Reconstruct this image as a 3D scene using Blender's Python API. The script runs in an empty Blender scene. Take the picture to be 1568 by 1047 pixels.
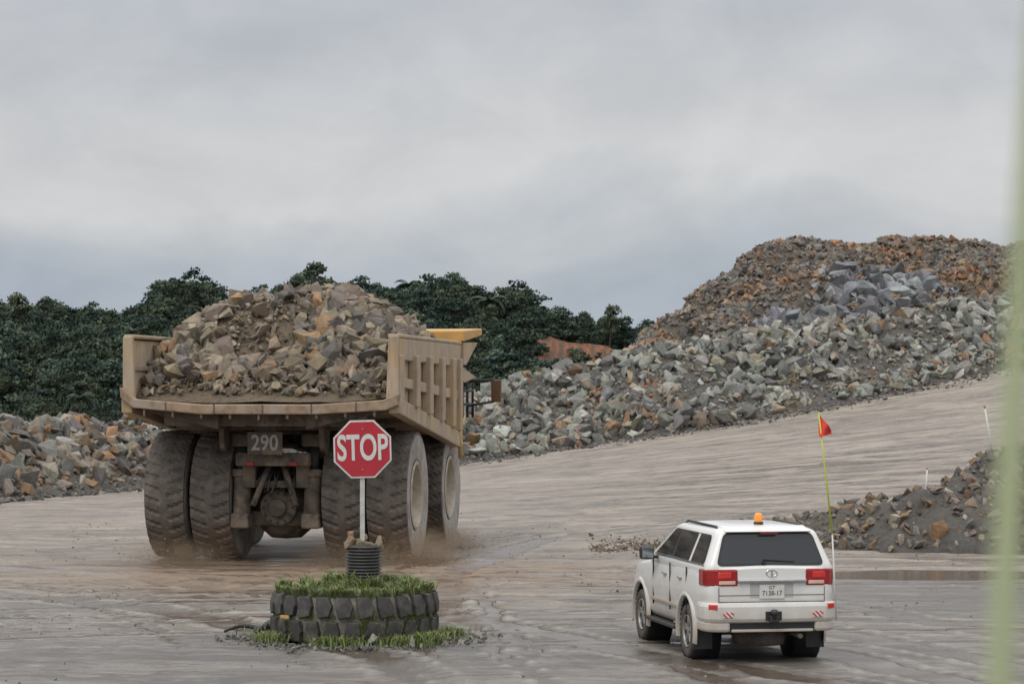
import bpy, bmesh, math, random
import numpy as np
from mathutils import Vector, Matrix
R = np.random.RandomState(7); random.seed(7)
scene = bpy.context.scene
COL = scene.collection
rad = math.radians

# ---------------------------------------------------------------- materials
def new_mat(name):
    m = bpy.data.materials.new(name); m.use_nodes = True
    nt = m.node_tree; b = nt.nodes['Principled BSDF']
    return m, nt, b
def N(nt, t, **kw):
    n = nt.nodes.new(t)
    for k, v in kw.items(): setattr(n, k, v)
    return n
def mixc(nt, fac, a, b, blend='MIX'):
    n = nt.nodes.new('ShaderNodeMix'); n.data_type = 'RGBA'; n.blend_type = blend
    for idx, v in ((0, fac), (6, a), (7, b)):
        if isinstance(v, bpy.types.NodeSocket): nt.links.new(v, n.inputs[idx])
        elif isinstance(v, (int, float)): n.inputs[idx].default_value = v
        else: n.inputs[idx].default_value = (*v[:3], 1)
    return n.outputs[2]
def math_n(nt, op, a, b=None, c=None, clamp=False):
    n = nt.nodes.new('ShaderNodeMath'); n.operation = op; n.use_clamp = clamp
    for i, v in enumerate((a, b, c)):
        if v is None: continue
        if isinstance(v, bpy.types.NodeSocket): nt.links.new(v, n.inputs[i])
        else: n.inputs[i].default_value = v
    return n.outputs[0]
def ramp(nt, v, lo, hi, a=0., b=1.):
    n = nt.nodes.new('ShaderNodeMapRange'); n.clamp = True
    nt.links.new(v, n.inputs[0])
    n.inputs[1].default_value = lo; n.inputs[2].default_value = hi
    n.inputs[3].default_value = a; n.inputs[4].default_value = b
    return n.outputs[0]
def noise(nt, vec, scale, detail=5, rough=.55, dist=0., out='Fac'):
    n = nt.nodes.new('ShaderNodeTexNoise')
    nt.links.new(vec, n.inputs['Vector'])
    n.inputs['Scale'].default_value = scale; n.inputs['Detail'].default_value = detail
    n.inputs['Roughness'].default_value = rough; n.inputs['Distortion'].default_value = dist
    return n.outputs[out]
def mapping(nt, vec, scale=(1, 1, 1), rot=(0, 0, 0), loc=(0, 0, 0)):
    n = nt.nodes.new('ShaderNodeMapping'); nt.links.new(vec, n.inputs[0])
    n.inputs['Scale'].default_value = scale; n.inputs['Rotation'].default_value = rot
    n.inputs['Location'].default_value = loc
    return n.outputs[0]
def bump(nt, b, h, strength=.5, dist=.05):
    n = nt.nodes.new('ShaderNodeBump'); nt.links.new(h, n.inputs['Height'])
    n.inputs['Strength'].default_value = strength; n.inputs['Distance'].default_value = dist
    nt.links.new(n.outputs[0], b.inputs['Normal'])
def simple(name, c1, c2=None, rough=.6, metal=0., scale=4., lo=.35, hi=.65, bmp=0., coat=0., c3=None, s3=1., emis=0, streak=None):
    m, nt, b = new_mat(name)
    tc = N(nt, 'ShaderNodeTexCoord').outputs['Object']
    if c2 is None: c2 = tuple(x * .85 for x in c1)
    f = noise(nt, tc, scale, 7, .65)
    col = mixc(nt, ramp(nt, f, lo, hi), c1, c2)
    if c3:
        f3 = noise(nt, mapping(nt, tc, (1, 1, 1), loc=(7, 3, 1)), s3, 6, .7)
        col = mixc(nt, ramp(nt, f3, .48, .64), col, c3)
    if streak:
        fs = noise(nt, mapping(nt, tc, (3.5, 3.5, .35)), 1.5, 6, .7)
        col = mixc(nt, ramp(nt, fs, .5, .68, 0, .8), col, streak)
    nt.links.new(col, b.inputs['Base Color'])
    b.inputs['Roughness'].default_value = rough; b.inputs['Metallic'].default_value = metal
    b.inputs['Coat Weight'].default_value = coat
    if bmp: bump(nt, b, f, .6, bmp)
    if emis:
        b.inputs['Emission Color'].default_value = (*c1, 1); b.inputs['Emission Strength'].default_value = emis
    return m

# ---------------------------------------------------------------- mesh helpers
def add_obj(name, me, mat=None, parent=None, smooth=False):
    o = bpy.data.objects.new(name, me); COL.objects.link(o)
    if mat is not None:
        for mm in (mat if isinstance(mat, (list, tuple)) else [mat]): me.materials.append(mm)
    if parent: o.parent = parent
    if smooth: me.polygons.foreach_set('use_smooth', [True] * len(me.polygons))
    return o
def mk(name, verts, faces, mat, parent=None, smooth=False, bevel=0, seg=2):
    me = bpy.data.meshes.new(name); me.from_pydata([tuple(v) for v in verts], [], faces); me.update()
    bm = bmesh.new(); bm.from_mesh(me); bmesh.ops.recalc_face_normals(bm, faces=bm.faces); bm.to_mesh(me); bm.free()
    o = add_obj(name, me, mat, parent, smooth)
    if bevel:
        mod = o.modifiers.new('b', 'BEVEL'); mod.width = bevel; mod.segments = seg; mod.limit_method = 'ANGLE'
    return o
def empty(name, loc=(0, 0, 0), rz=0):
    e = bpy.data.objects.new(name, None); COL.objects.link(e); e.location = loc; e.rotation_euler = (0, 0, rz); return e
def box(name, c, s, mat, parent=None, bevel=.01, rot=(0, 0, 0)):
    hx, hy, hz = s[0] / 2, s[1] / 2, s[2] / 2
    v = [(x, y, z) for x in (-hx, hx) for y in (-hy, hy) for z in (-hz, hz)]
    f = [(0, 1, 3, 2), (4, 6, 7, 5), (0, 4, 5, 1), (2, 3, 7, 6), (0, 2, 6, 4), (1, 5, 7, 3)]
    o = mk(name, v, f, mat, parent, bevel=bevel)
    o.location = c; o.rotation_euler = rot
    return o
def cyl(name, p1, p2, r, mat, parent=None, seg=16, r2=None, bevel=0):
    p1 = Vector(p1); p2 = Vector(p2); r2 = r if r2 is None else r2
    d = (p2 - p1); L = d.length; q = d.to_track_quat('Z', 'Y')
    v = []
    for rr, z in ((r, 0), (r2, L)):
        for i in range(seg):
            a = 2 * math.pi * i / seg; v.append(p1 + q @ Vector((rr * math.cos(a), rr * math.sin(a), z)))
    f = [(i, (i + 1) % seg, seg + (i + 1) % seg, seg + i) for i in range(seg)] + [tuple(range(seg))[::-1], tuple(range(seg, 2 * seg))]
    o = mk(name, v, f, mat, parent, bevel=bevel)
    for p in o.data.polygons: p.use_smooth = len(p.vertices) == 4
    return o
def prism(name, pts, axis, a0, a1, mat, parent=None, bevel=.01):
    def P(p, a):
        if axis == 'x': return (a, p[0], p[1])
        if axis == 'y': return (p[0], a, p[1])
        return (p[0], p[1], a)
    n = len(pts)
    v = [P(p, a0) for p in pts] + [P(p, a1) for p in pts]
    f = [tuple(range(n))[::-1], tuple(range(n, 2 * n))] + [(i, (i + 1) % n, n + (i + 1) % n, n + i) for i in range(n)]
    return mk(name, v, f, mat, parent, bevel=bevel)
def lathe(name, prof, axis, c, mat, parent=None, seg=48, smooth=True):
    v = []; n = len(prof)
    for i in range(seg):
        a = 2 * math.pi * i / seg; ca, sa = math.cos(a), math.sin(a)
        for r, t in prof:
            if axis == 'x': v.append((c[0] + t, c[1] + r * ca, c[2] + r * sa))
            else: v.append((c[0] + r * ca, c[1] + r * sa, c[2] + t))
    f = []
    for i in range(seg):
        k = (i + 1) % seg
        for j in range(n - 1): f.append((i * n + j, i * n + j + 1, k * n + j + 1, k * n + j))
    return mk(name, v, f, mat, parent, smooth)
def np_mesh(name, V, F, mat, parent=None, smooth=False, vcol=None, midx=None):
    V = np.asarray(V, dtype=np.float32); F = np.asarray(F, dtype=np.int32); k = F.shape[1]
    me = bpy.data.meshes.new(name)
    me.vertices.add(len(V)); me.vertices.foreach_set('co', V.ravel())
    me.loops.add(F.size); me.loops.foreach_set('vertex_index', F.ravel())
    me.polygons.add(len(F)); me.polygons.foreach_set('loop_start', np.arange(0, F.size, k, dtype=np.int32))
    me.update(calc_edges=True)
    me.polygons.foreach_set('use_smooth', np.full(len(F), smooth))
    if vcol is not None:
        a = me.color_attributes.new('Col', 'FLOAT_COLOR', 'POINT')
        c = np.ones((len(V), 4), dtype=np.float32); c[:, :3] = vcol; a.data.foreach_set('color', c.ravel())
    o = add_obj(name, me, mat, parent)
    if midx is not None: me.polygons.foreach_set('material_index', np.asarray(midx, dtype=np.int32))
    return o
def grid_faces(nx, ny):
    i, j = np.meshgrid(np.arange(nx - 1), np.arange(ny - 1), indexing='ij')
    a = (i * ny + j).ravel(); return np.stack([a, a + ny, a + ny + 1, a + 1], 1)
def _hash(ix, iy, s):
    h = np.sin(ix * 127.1 + iy * 311.7 + s * 74.7) * 43758.5453
    return h - np.floor(h)
def vnoise(x, y, s=0):
    ix = np.floor(x); iy = np.floor(y); fx = x - ix; fy = y - iy
    fx = fx * fx * (3 - 2 * fx); fy = fy * fy * (3 - 2 * fy)
    a = _hash(ix, iy, s); b = _hash(ix + 1, iy, s); c = _hash(ix, iy + 1, s); d = _hash(ix + 1, iy + 1, s)
    return (a * (1 - fx) + b * fx) * (1 - fy) + (c * (1 - fx) + d * fx) * fy - .5
def fbm(x, y, s=0, o=4):
    r = 0; a = 1.
    for k in range(o): r = r + a * vnoise(x * 2 ** k, y * 2 ** k, s + k); a *= .5
    return r

# ---------------------------------------------------------------- rocks
def make_variants(n, seed):
    rr = np.random.RandomState(seed); out = []
    for _ in range(n):
        bm = bmesh.new(); k = rr.randint(11, 20)
        p = rr.normal(size=(k, 3)); p /= np.abs(p).max(1)[:, None] ** .6 * np.linalg.norm(p, axis=1)[:, None] ** .4
        p *= rr.uniform(.62, 1.08, (k, 1)); p *= np.array([1, rr.uniform(.55, .95), rr.uniform(.4, .8)])
        vs = [bm.verts.new(q) for q in p]
        bmesh.ops.convex_hull(bm, input=vs)
        for v in list(bm.verts):
            if not v.link_faces: bm.verts.remove(v)
        bmesh.ops.triangulate(bm, faces=bm.faces)
        bm.verts.ensure_lookup_table(); bm.verts.index_update()
        out.append((np.array([v.co[:] for v in bm.verts]), np.array([[v.index for v in f.verts] for f in bm.faces])))
        bm.free()
    return out
VAR = make_variants(26, 3)
def rocks(name, pos, size, col, mat, parent=None, rr=R, tilt=1.0):
    pos = np.asarray(pos); n = len(pos); size = np.asarray(size); col = np.asarray(col)
    vi = rr.randint(0, len(VAR), n); Vs = []; Fs = []; Cs = []; off = 0
    for k, (V, F) in enumerate(VAR):
        idx = np.where(vi == k)[0]
        if len(idx) == 0: continue
        m = len(idx)
        q = rr.normal(size=(m, 4)); q[:, 1:3] *= tilt; q /= np.linalg.norm(q, axis=1)[:, None]
        w, x, y, z = q.T
        Rm = np.stack([1 - 2 * (y * y + z * z), 2 * (x * y - z * w), 2 * (x * z + y * w), 2 * (x * y + z * w), 1 - 2 * (x * x + z * z), 2 * (y * z - x * w),
                       2 * (x * z - y * w), 2 * (y * z + x * w), 1 - 2 * (x * x + y * y)], 1).reshape(m, 3, 3)
        sc = size[idx][:, None] * rr.uniform(.7, 1.3, (m, 3))
        P = np.einsum('mij,mvj->mvi', Rm, V[None] * sc[:, None, :]) + pos[idx][:, None, :]
        Vs.append(P.reshape(-1, 3)); nv = len(V)
        Fs.append((F[None] + (np.arange(m) * nv)[:, None, None] + off).reshape(-1, 3))
        Cs.append(np.repeat(col[idx], nv, 0)); off += m * nv
    return np_mesh(name, np.concatenate(Vs), np.concatenate(Fs), mat, parent, vcol=np.concatenate(Cs))
def palette(n, cols, wts, rr=R, jit=.30):
    cols = np.array(cols); wts = np.array(wts) / sum(wts)
    c = cols[rr.choice(len(cols), n, p=wts)]
    return np.clip(c * rr.uniform(1 - jit, 1 + jit, (n, 1)) * rr.uniform(.95, 1.05, (n, 3)), .01, .9)
def rock_mat():
    m, nt, b = new_mat('rock_stone')
    at = N(nt, 'ShaderNodeAttribute', attribute_name='Col').outputs['Color']
    pos = N(nt, 'ShaderNodeTexCoord').outputs['Object']
    f = noise(nt, pos, 3.2, 6, .75)
    f2 = noise(nt, pos, 11, 7, .8)
    c = mixc(nt, 1., at, mixc(nt, ramp(nt, f, .3, .7), (.60, .58, .56), (1.3, 1.28, 1.25)), 'MULTIPLY')
    c = mixc(nt, ramp(nt, f2, .55, .70, 0, .45), c, (.235, .19, .14))
    c = mixc(nt, ramp(nt, f2, .45, .35, 0, .4), c, (.08, .076, .07))
    nt.links.new(c, b.inputs['Base Color']); b.inputs['Roughness'].default_value = .75
    bump(nt, b, f2, 1., .08)
    return m
M_ROCK = rock_mat()
def dirt_mat(name, c1, c2, c3):
    m, nt, b = new_mat(name)
    pos = N(nt, 'ShaderNodeTexCoord').outputs['Object']
    f = noise(nt, pos, .5, 7, .65); f2 = noise(nt, pos, 5, 8, .78)
    c = mixc(nt, ramp(nt, f, .38, .62), c1, c2)
    c = mixc(nt, ramp(nt, f2, .45, .65), c, c3)
    nt.links.new(c, b.inputs['Base Color']); b.inputs['Roughness'].default_value = .92
    bump(nt, b, f2, 1., .2)
    return m
M_DIRT = dirt_mat('rubble_dirt', (.14, .122, .10), (.19, .145, .10), (.08, .073, .066))
M_DIRT_GREY = dirt_mat('crushed_fines', (.135, .128, .118), (.175, .152, .122), (.085, .08, .075))

# ---------------------------------------------------------------- terrain
def softplus(v, k=.3): return np.log1p(np.exp(np.clip(v / k, -40, 40))) * k
def ground_z(X, Y):
    v = np.minimum(.8 + .15 * X, 7.0); z = softplus(v)
    t = np.clip((Y - 58) / 62., 0, 1.15); t = np.where(t < .1, t * t * 5, t - .05)
    fade = 1 - np.clip((Y - 175) / 120., 0, 1)
    return z * t * fade
def wheel_ruts(X, Y):
    g = 0
    for cx, cy, r0, tw, hw_ in ((34, 46, 35.5, 1.7, .16), (34, 46, 36.6, 1.7, .14), (34, 46, 38.6, 1.7, .16), (30, 52, 27.2, 4.2, .45), (30, 52, 29.5, 4.2, .4), (-38, 30, 33.5, 1.8, .16), (-38, 30, 35.1, 1.8, .16), (-38, 24, 39.8, 4.0, .4),
                                (10, 140, 84, 4.2, .5), (6, 150, 97, 4.2, .45), (12, 160, 98, 1.8, .16), (-10, -60, 119, 4.2, .5), (-14, -30, 84, 1.8, .18), (4, -80, 132, 1.8, .2), (-4, -80, 126, 4.0, .4),
                                (10, 150, 90, 1.8, .18), (14, 170, 97, 4.2, .45), (-2, 150, 95, 1.8, .2), (2, -60, 106, 1.8, .16), (8, -60, 100.5, 1.8, .16)):
        r = np.hypot(X - cx, Y - cy) + fbm(X * .12, Y * .12, int(r0), 2) * 1.6
        fadex = np.clip(fbm(X * .07, Y * .07, int(r0) + 3, 2) * 3 + .6, 0, 1)
        for s in (-.5, .5):
            d = np.abs(r - r0 - s * tw) / hw_
            g = g + (-np.exp(-d ** 4) * .030 + np.exp(-((d - 1.35) / .3) ** 2) * .022) * fadex
    return g
def ground_detail(X, Y):
    near = np.clip((170 - Y) / 30, 0, 1)
    ux = X * .98 + Y * .17; uy = Y * .98 - X * .17
    rut = fbm(ux * .09, uy * .9, 11, 4) * .055
    g = rut + wheel_ruts(X, Y) + fbm(X * .6, Y * .6, 5, 4) * .035 + fbm(X * 3, Y * 3, 25, 2) * .018
    w = np.exp(-(((X - 8.8) / 3.2) ** 2 + ((Y - 54.6) / 2.4) ** 2) ** 2)
    return (g * (1 - w) - .03 * w) * near
def axis(lo, hi, step, far_lo, far_hi, n=22):
    a = np.arange(lo, hi, step)
    g1 = lo - np.geomspace(step, lo - far_lo, n)[::-1]; g2 = hi + np.geomspace(step, far_hi - hi, n)
    return np.concatenate([g1, a, g2])
xs = axis(-30, 36, .17, -2500, 2500); ys = np.concatenate([axis(28, 72, .13, -600, 73)[:-22], np.arange(72.1, 150, .35), 150 + np.geomspace(.5, 3800, 24)])
X, Y = np.meshgrid(xs, ys, indexing='ij')
D0 = ground_detail(X, Y)
def flat(cx, cy, r): return 1 - np.exp(-(((X - cx) ** 2 + (Y - cy) ** 2) / r ** 2) ** 2)
Z = ground_z(X, Y) + D0 * flat(3.3, 38.6, 3.0) * flat(-2.5, 40.5, 1.9) * flat(-4.9, 62, 5.2)
rutcol = np.clip(.5 + wheel_ruts(X, Y) * 11, 0, 1).ravel()

def ground_mat():
    m, nt, b = new_mat('wet_mud_road')
    pos0 = N(nt, 'ShaderNodeNewGeometry').outputs['Position']
    rut = N(nt, 'ShaderNodeAttribute', attribute_name='Col').outputs['Fac']
    sep = N(nt, 'ShaderNodeSeparateXYZ'); nt.links.new(pos0, sep.inputs[0])
    sx, sy, sz = sep.outputs
    wn = noise(nt, pos0, .35, 3, .6, 0, 'Color')
    va = N(nt, 'ShaderNodeVectorMath', operation='MULTIPLY_ADD'); nt.links.new(wn, va.inputs[0]); va.inputs[1].default_value = (2.2, 2.2, 0); nt.links.new(pos0, va.inputs[2])
    pos = va.outputs[0]
    big = noise(nt, mapping(nt, pos, (.09, .16, .1)), 1., 4, .6, .4)
    s1 = noise(nt, mapping(nt, pos, (.14, .8, 1), (0, 0, rad(-9))), 1., 8, .72, .3)
    s3 = noise(nt, mapping(nt, pos, (.35, 2.4, 1), (0, 0, rad(-12)), (3, 9, 0)), 1., 8, .76, .3)
    med = noise(nt, pos, .9, 9, .74); fine = noise(nt, pos0, 11, 7, .8); grain = noise(nt, pos0, 48, 3, .8)
    nearf = ramp(nt, math_n(nt, 'ADD', sy, math_n(nt, 'MULTIPLY', math_n(nt, 'SUBTRACT', big, .5), 30.)), 40, 54, 1, 0)
    mud = mixc(nt, ramp(nt, s1, .42, .58), (.285, .242, .20), (.165, .132, .104))
    mud = mixc(nt, ramp(nt, s3, .52, .62, 0, .8), mud, (.39, .345, .295))
    grey = mixc(nt, ramp(nt, s1, .44, .56), (.112, .105, .10), (.195, .174, .153))
    grey = mixc(nt, ramp(nt, s3, .54, .64, 0, .6), grey, (.28, .25, .222))
    c = mixc(nt, nearf, mud, grey)
    c = mixc(nt, ramp(nt, med, .5, .64, 0, .75), c, (.118, .094, .076))
    c = mixc(nt, ramp(nt, med, .46, .34, 0, .45), c, (.31, .275, .24))
    c = mixc(nt, ramp(nt, rut, .48, .28, 0, .75), c, mixc(nt, nearf, (.115, .088, .068), (.07, .062, .056)))
    c = mixc(nt, ramp(nt, rut, .54, .70, 0, .6), c, (.335, .30, .26))
    c = mixc(nt, ramp(nt, fine, .40, .66, 0, .7), c, mixc(nt, 1., c, (1.5, 1.47, 1.43), 'MULTIPLY'))
    c = mixc(nt, ramp(nt, grain, .53, .70, 0, .55), c, (.055, .05, .046))
    def blob(cx, cy, rx, ry, lo=.45, hi=1.1, amp=1.7):
        dx = math_n(nt, 'DIVIDE', math_n(nt, 'SUBTRACT', sx, cx), rx); dy = math_n(nt, 'DIVIDE', math_n(nt, 'SUBTRACT', sy, cy), ry)
        d = math_n(nt, 'ADD', math_n(nt, 'MULTIPLY', dx, dx), math_n(nt, 'MULTIPLY', dy, dy))
        d = math_n(nt, 'ADD', d, math_n(nt, 'MULTIPLY', math_n(nt, 'SUBTRACT', med, .5), amp))
        return ramp(nt, d, lo, hi, 1, 0)
    br = blob(-4.2, 54.5, 7.4, 6.5, .2, 1.3)
    c = mixc(nt, math_n(nt, 'MULTIPLY', br, .75), c, mixc(nt, ramp(nt, s3, .42, .60), (.20, .125, .075), (.32, .235, .16)))
    dk = blob(11, 50.0, 9, 5.5, .3, 1.3)
    c = mixc(nt, math_n(nt, 'MULTIPLY', dk, .7), c, mixc(nt, ramp(nt, s3, .44, .60), (.085, .083, .083), (.18, .17, .16)))
    gr = blob(-2.5, 40.2, 3.2, 2.4, .4, 1.0)
    c = mixc(nt, math_n(nt, 'MULTIPLY', gr, .6), c, (.10, .097, .09))
    p1 = blob(8.9, 54.6, 3.0, 1.7, .8, .95, .9); p3 = blob(13.2, 55.6, 1.8, .8, .8, .95, .9)
    film = ramp(nt, math_n(nt, 'ADD', math_n(nt, 'MULTIPLY', s3, .6), math_n(nt, 'MULTIPLY', s1, .4)), .525, .56)
    zone = blob(-8.5, 48, 6.5, 7.5, .3, 1.2); zone2 = blob(2.5, 47, 5.5, 7, .3, 1.2); zone3 = blob(-3.5, 56.0, 7, 3.6, .5, 1.2); zone4 = blob(12, 84, 11, 16, .3, 1.2)
    zn = math_n(nt, 'MAXIMUM', math_n(nt, 'MAXIMUM', zone, math_n(nt, 'MULTIPLY', zone4, .8)), math_n(nt, 'MAXIMUM', math_n(nt, 'MULTIPLY', zone2, .9), zone3))
    film = math_n(nt, 'MULTIPLY', film, ramp(nt, zn, 0, 1, .4, 1.))
    rutw = math_n(nt, 'MULTIPLY', ramp(nt, rut, .42, .32), ramp(nt, big, .40, .52, .3, .95))
    pud = math_n(nt, 'MAXIMUM', math_n(nt, 'MAXIMUM', p1, p3), math_n(nt, 'MAXIMUM', math_n(nt, 'MULTIPLY', film, .9), math_n(nt, 'MULTIPLY', rutw, .9)))
    c = mixc(nt, math_n(nt, 'MULTIPLY', pud, .7), c, (.13, .098, .072))
    nt.links.new(c, b.inputs['Base Color'])
    ro = ramp(nt, s1, .44, .58, .62, .38)
    ro = math_n(nt, 'MULTIPLY', ro, ramp(nt, pud, 0, 1, 1., .12))
    ro = math_n(nt, 'MULTIPLY', ro, ramp(nt, fine, .3, .7, .8, 1.2))
    nt.links.new(ro, b.inputs['Roughness'])
    h = math_n(nt, 'ADD', math_n(nt, 'MULTIPLY', s3, .8), math_n(nt, 'ADD', math_n(nt, 'MULTIPLY', fine, .55), math_n(nt, 'MULTIPLY', med, .9)))
    h = math_n(nt, 'MULTIPLY', h, ramp(nt, pud, 0, 1, 1, .03))
    bump(nt, b, h, .85, .075)
    return m
np_mesh('ground', np.stack([X.ravel(), Y.ravel(), Z.ravel()], 1), grid_faces(len(xs), len(ys)), ground_mat(), smooth=True, vcol=np.repeat(rutcol[:, None], 3, 1))

def polydist(X, Y, pts):
    best = np.full(X.shape, 1e9); sg = np.zeros(X.shape)
    for (x0, y0), (x1, y1) in zip(pts[:-1], pts[1:]):
        dx, dy = x1 - x0, y1 - y0; L2 = dx * dx + dy * dy
        t = np.clip(((X - x0) * dx + (Y - y0) * dy) / L2, 0, 1)
        d = np.hypot(X - x0 - t * dx, Y - y0 - t * dy)
        s = np.sign(dx * (Y - y0) - dy * (X - x0)); m = d < best - 1e-6
        best = np.where(m, d, best); sg = np.where(m, s, sg)
    return best * sg
BERM = [(-40, 76), (-25, 81), (-17.9, 90), (-14.8, 103), (-8, 113), (-2.4, 120), (10, 121.5), (23, 128), (38, 138), (60, 150)]
def berm_h(X, Y):
    d = polydist(X, Y, BERM) + fbm(X * .25, Y * .25, 3, 3) * 1.1
    H = np.interp(X, [-40, -20, -17.5, -15.9, -14.9, -14.2, -8, -2, 3.5, 9.7, 16, 30], [2.7, 2.4, 2.35, 2.75, 1.9, 2.45, 3, 3.1, 3.35, 3.6, 3.7, 3.5])
    H = H + fbm(X * .5, Y * .5, 9, 3) * .5
    h = np.minimum(np.minimum(d * .78, H), H - (d - H / .78 - 1.2) * .7)
    return np.where(d > 0, h, -.5)
RX = np.array([-3, 3, 5.2, 5.65, 7.3, 7.8, 10.0, 10.25, 12.9, 13.3, 15.6, 18, 20.2, 21.6, 25.2, 28.4, 36, 60])
RZ = np.array([0, 3., 4.9, 5.4, 6.5, 7.4, 8.2, 9.3, 10.8, 11.6, 12.4, 12.1, 11.9, 12.6, 12.5, 12.2, 12.8, 10]) - .1
def mount_z(X, Y):
    d = polydist(X, Y, BERM); n = fbm(X * .3, Y * .3, 31, 4)
    z = 2.6 + np.interp(X, [0, 23], [.8, 4.2]) + (d - 4.5) * .6 + n * 1.6
    rz = np.interp(X + fbm(Y * .2, X * .1, 8, 2) * .8, RX, RZ) + fbm(X * .8, Y * .8, 41, 3) * .45
    return np.minimum(np.minimum(z, rz), rz - (Y - 152) * .65)
SB = [(5.4, 66), (7.0, 63), (9, 61.3), (14, 60.3), (24, 58.5)]
def sberm_h(X, Y):
    d = polydist(X, Y, SB) + fbm(X * .5, Y * .5, 13, 3) * .7
    H = np.interp(X, [5.2, 6.4, 7.5, 8.5, 9.3, 10.7, 11.9, 13, 18, 24], [0, .25, .55, .85, 1.1, 1.5, 2.0, 2.25, 2.8, 3]) + fbm(X, Y, 19, 3) * .2
    h = np.minimum(np.minimum(d * .55, H), H - (d - H / .55 - .6) * .7)
    return np.where(d > 0, h, -.5)
def heap_mesh(name, xa, ya, fz, mat):
    X, Y = np.meshgrid(xa, ya, indexing='ij'); g = ground_z(X, Y)
    Z = np.maximum(fz(X, Y), g - .35) + fbm(X * 2.2, Y * 2.2, 51, 3) * .12
    F = grid_faces(len(xa), len(ya)); zz = (Z - g).ravel()
    F = F[(zz[F] > -.3).any(1)]
    return np_mesh(name, np.stack([X.ravel(), Y.ravel(), Z.ravel()], 1), F, mat, smooth=True)
def fz_berm(X, Y): return ground_z(X, Y) + berm_h(X, Y)
def fz_sb(X, Y): return ground_z(X, Y) + sberm_h(X, Y)
o_b = heap_mesh('rock_berm', np.arange(-40, 58, .3), np.arange(74, 165, .3), fz_berm, M_DIRT_GREY)
o_m = heap_mesh('rock_stockpile', np.arange(-3, 60, .35), np.arange(122, 176, .35), mount_z, M_DIRT)
o_s = heap_mesh('gravel_berm', np.arange(4, 24, .15), np.arange(57, 74, .15), fz_sb, M_DIRT_GREY)

GREEN = [(.285, .295, .262), (.19, .196, .183), (.41, .41, .375), (.32, .28, .215), (.30, .19, .11), (.125, .126, .122)]
MOUNT = [(.165, .155, .142), (.225, .175, .13), (.30, .175, .095), (.20, .19, .172), (.30, .27, .225), (.095, .092, .089)]
def scatter(fz, gmin, x0, x1, y0, y1, n, smin, smax, pw, sink=.2, rr=R, keep=None):
    Xr = rr.uniform(x0, x1, n); Yr = rr.uniform(y0, y1, n)
    if keep is not None:
        z = fz(Xr, Yr); k = keep(Xr, Yr, z); Xr, Yr = Xr[k], Yr[k]
    z = fz(Xr, Yr); k = (z - ground_z(Xr, Yr) > gmin)
    Xr, Yr, z = Xr[k], Yr[k], z[k]
    s = smin + (smax - smin) * rr.rand(len(Xr)) ** pw
    return np.stack([Xr, Yr, z + s * sink], 1), s
P1, S1 = scatter(fz_berm, .12, -34, 40, 78, 146, 190000, .07, .60, 3.6, keep=lambda x, y, z: ((lambda d: (d > -.5) & (d < 7.5))(polydist(x, y, BERM))))
w = np.where(P1[:, 0] < -5, .75, .02) + fbm(P1[:, 0] * .15, P1[:, 1] * .15, 77, 2) * .6 + .08
c1 = palette(len(P1), GREEN, [34, 24, 16, 15, 4, 11]); c2 = palette(len(P1), MOUNT, [18, 26, 16, 18, 18, 6])
C1 = np.where((R.rand(len(P1)) < w)[:, None], c2, c1)
patch = fbm(P1[:, 0] * .22, P1[:, 2] * .8, 133, 2) > .24
S1 = np.where(patch & (R.rand(len(S1)) < .85), S1 * .38, S1)
rocks('boulders', P1, S1, C1, M_ROCK, o_b)
def front(x, y, z): return (z > fz_berm(x, y) - .5) & (y < 154) & (x < y * .24)
P2, S2 = scatter(mount_z, .4, 0, 38, 122, 156, 85000, .06, .34, 3.6, keep=front)
C2 = palette(len(P2), MOUNT, [28, 24, 8, 20, 8, 12])
pt = fbm(P2[:, 0] * .25, P2[:, 1] * .25, 143, 3); C2 = np.where((pt > .2)[:, None], C2 * np.array([1.2, .98, .82]), C2); S2 = np.where((pt < -.22), S2 * .55, S2)
rocks('stockpile_rocks', P2, S2, C2, M_ROCK, o_m)
def zone(x, y, z):
    u = (x - 17.5 - (y - 133) * .55); return (np.abs(u + fbm(x * .4, y * .4, 5, 2) * 2.5) < 2.6 + (139 - y) * .16) & (y > 126) & (y < 141) & (z > fz_berm(x, y) - .2)
P3, S3 = scatter(mount_z, .4, 8, 34, 124, 142, 5600, .14, .85, 3.6, keep=zone)
C3 = palette(len(P3), [(.22, .232, .252), (.145, .153, .167), (.29, .30, .315), (.10, .105, .113)], [40, 30, 16, 14])
rocks('blue_grey_boulders', P3, S3, C3, M_ROCK, o_m)
P4, S4 = scatter(fz_sb, .05, 5, 24, 58, 72, 15000, .02, .22, 3.8)
C4 = palette(len(P4), [(.235, .215, .19), (.31, .25, .18), (.16, .15, .14), (.28, .175, .10), (.37, .33, .28)], [30, 26, 22, 10, 12])
P4 = np.concatenate([P4, [[9.3, 62.3, .75], [10.2, 61.6, .45], [6.95, 64.0, .62], [8.1, 63, .5], [12.3, 61.8, 1.3]]])
S4 = np.concatenate([S4, [.36, .34, .24, .2, .3]]); C4 = np.concatenate([C4, [[.52, .46, .36], [.35, .21, .11], [.43, .37, .3], [.3, .28, .25], [.3, .2, .12]]])
rocks('berm_rocks', P4, S4, C4, M_ROCK, o_s)
n = 12000; gx = R.uniform(-16, 18, n); gy = 30 + 45 * R.rand(n) ** 1.2; k = fbm(gx * .3, gy * .3, 61, 3) > .0
gx, gy = gx[k], gy[k]; gs = .006 + .03 * R.rand(len(gx)) ** 6
rocks('gravel', np.stack([gx, gy, ground_z(gx, gy) + ground_detail(gx, gy) * .9 + gs * .2], 1), gs, palette(len(gx), [(.22, .195, .17), (.12, .11, .10), (.32, .29, .25)], [4, 6, 2]), M_ROCK)
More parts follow.
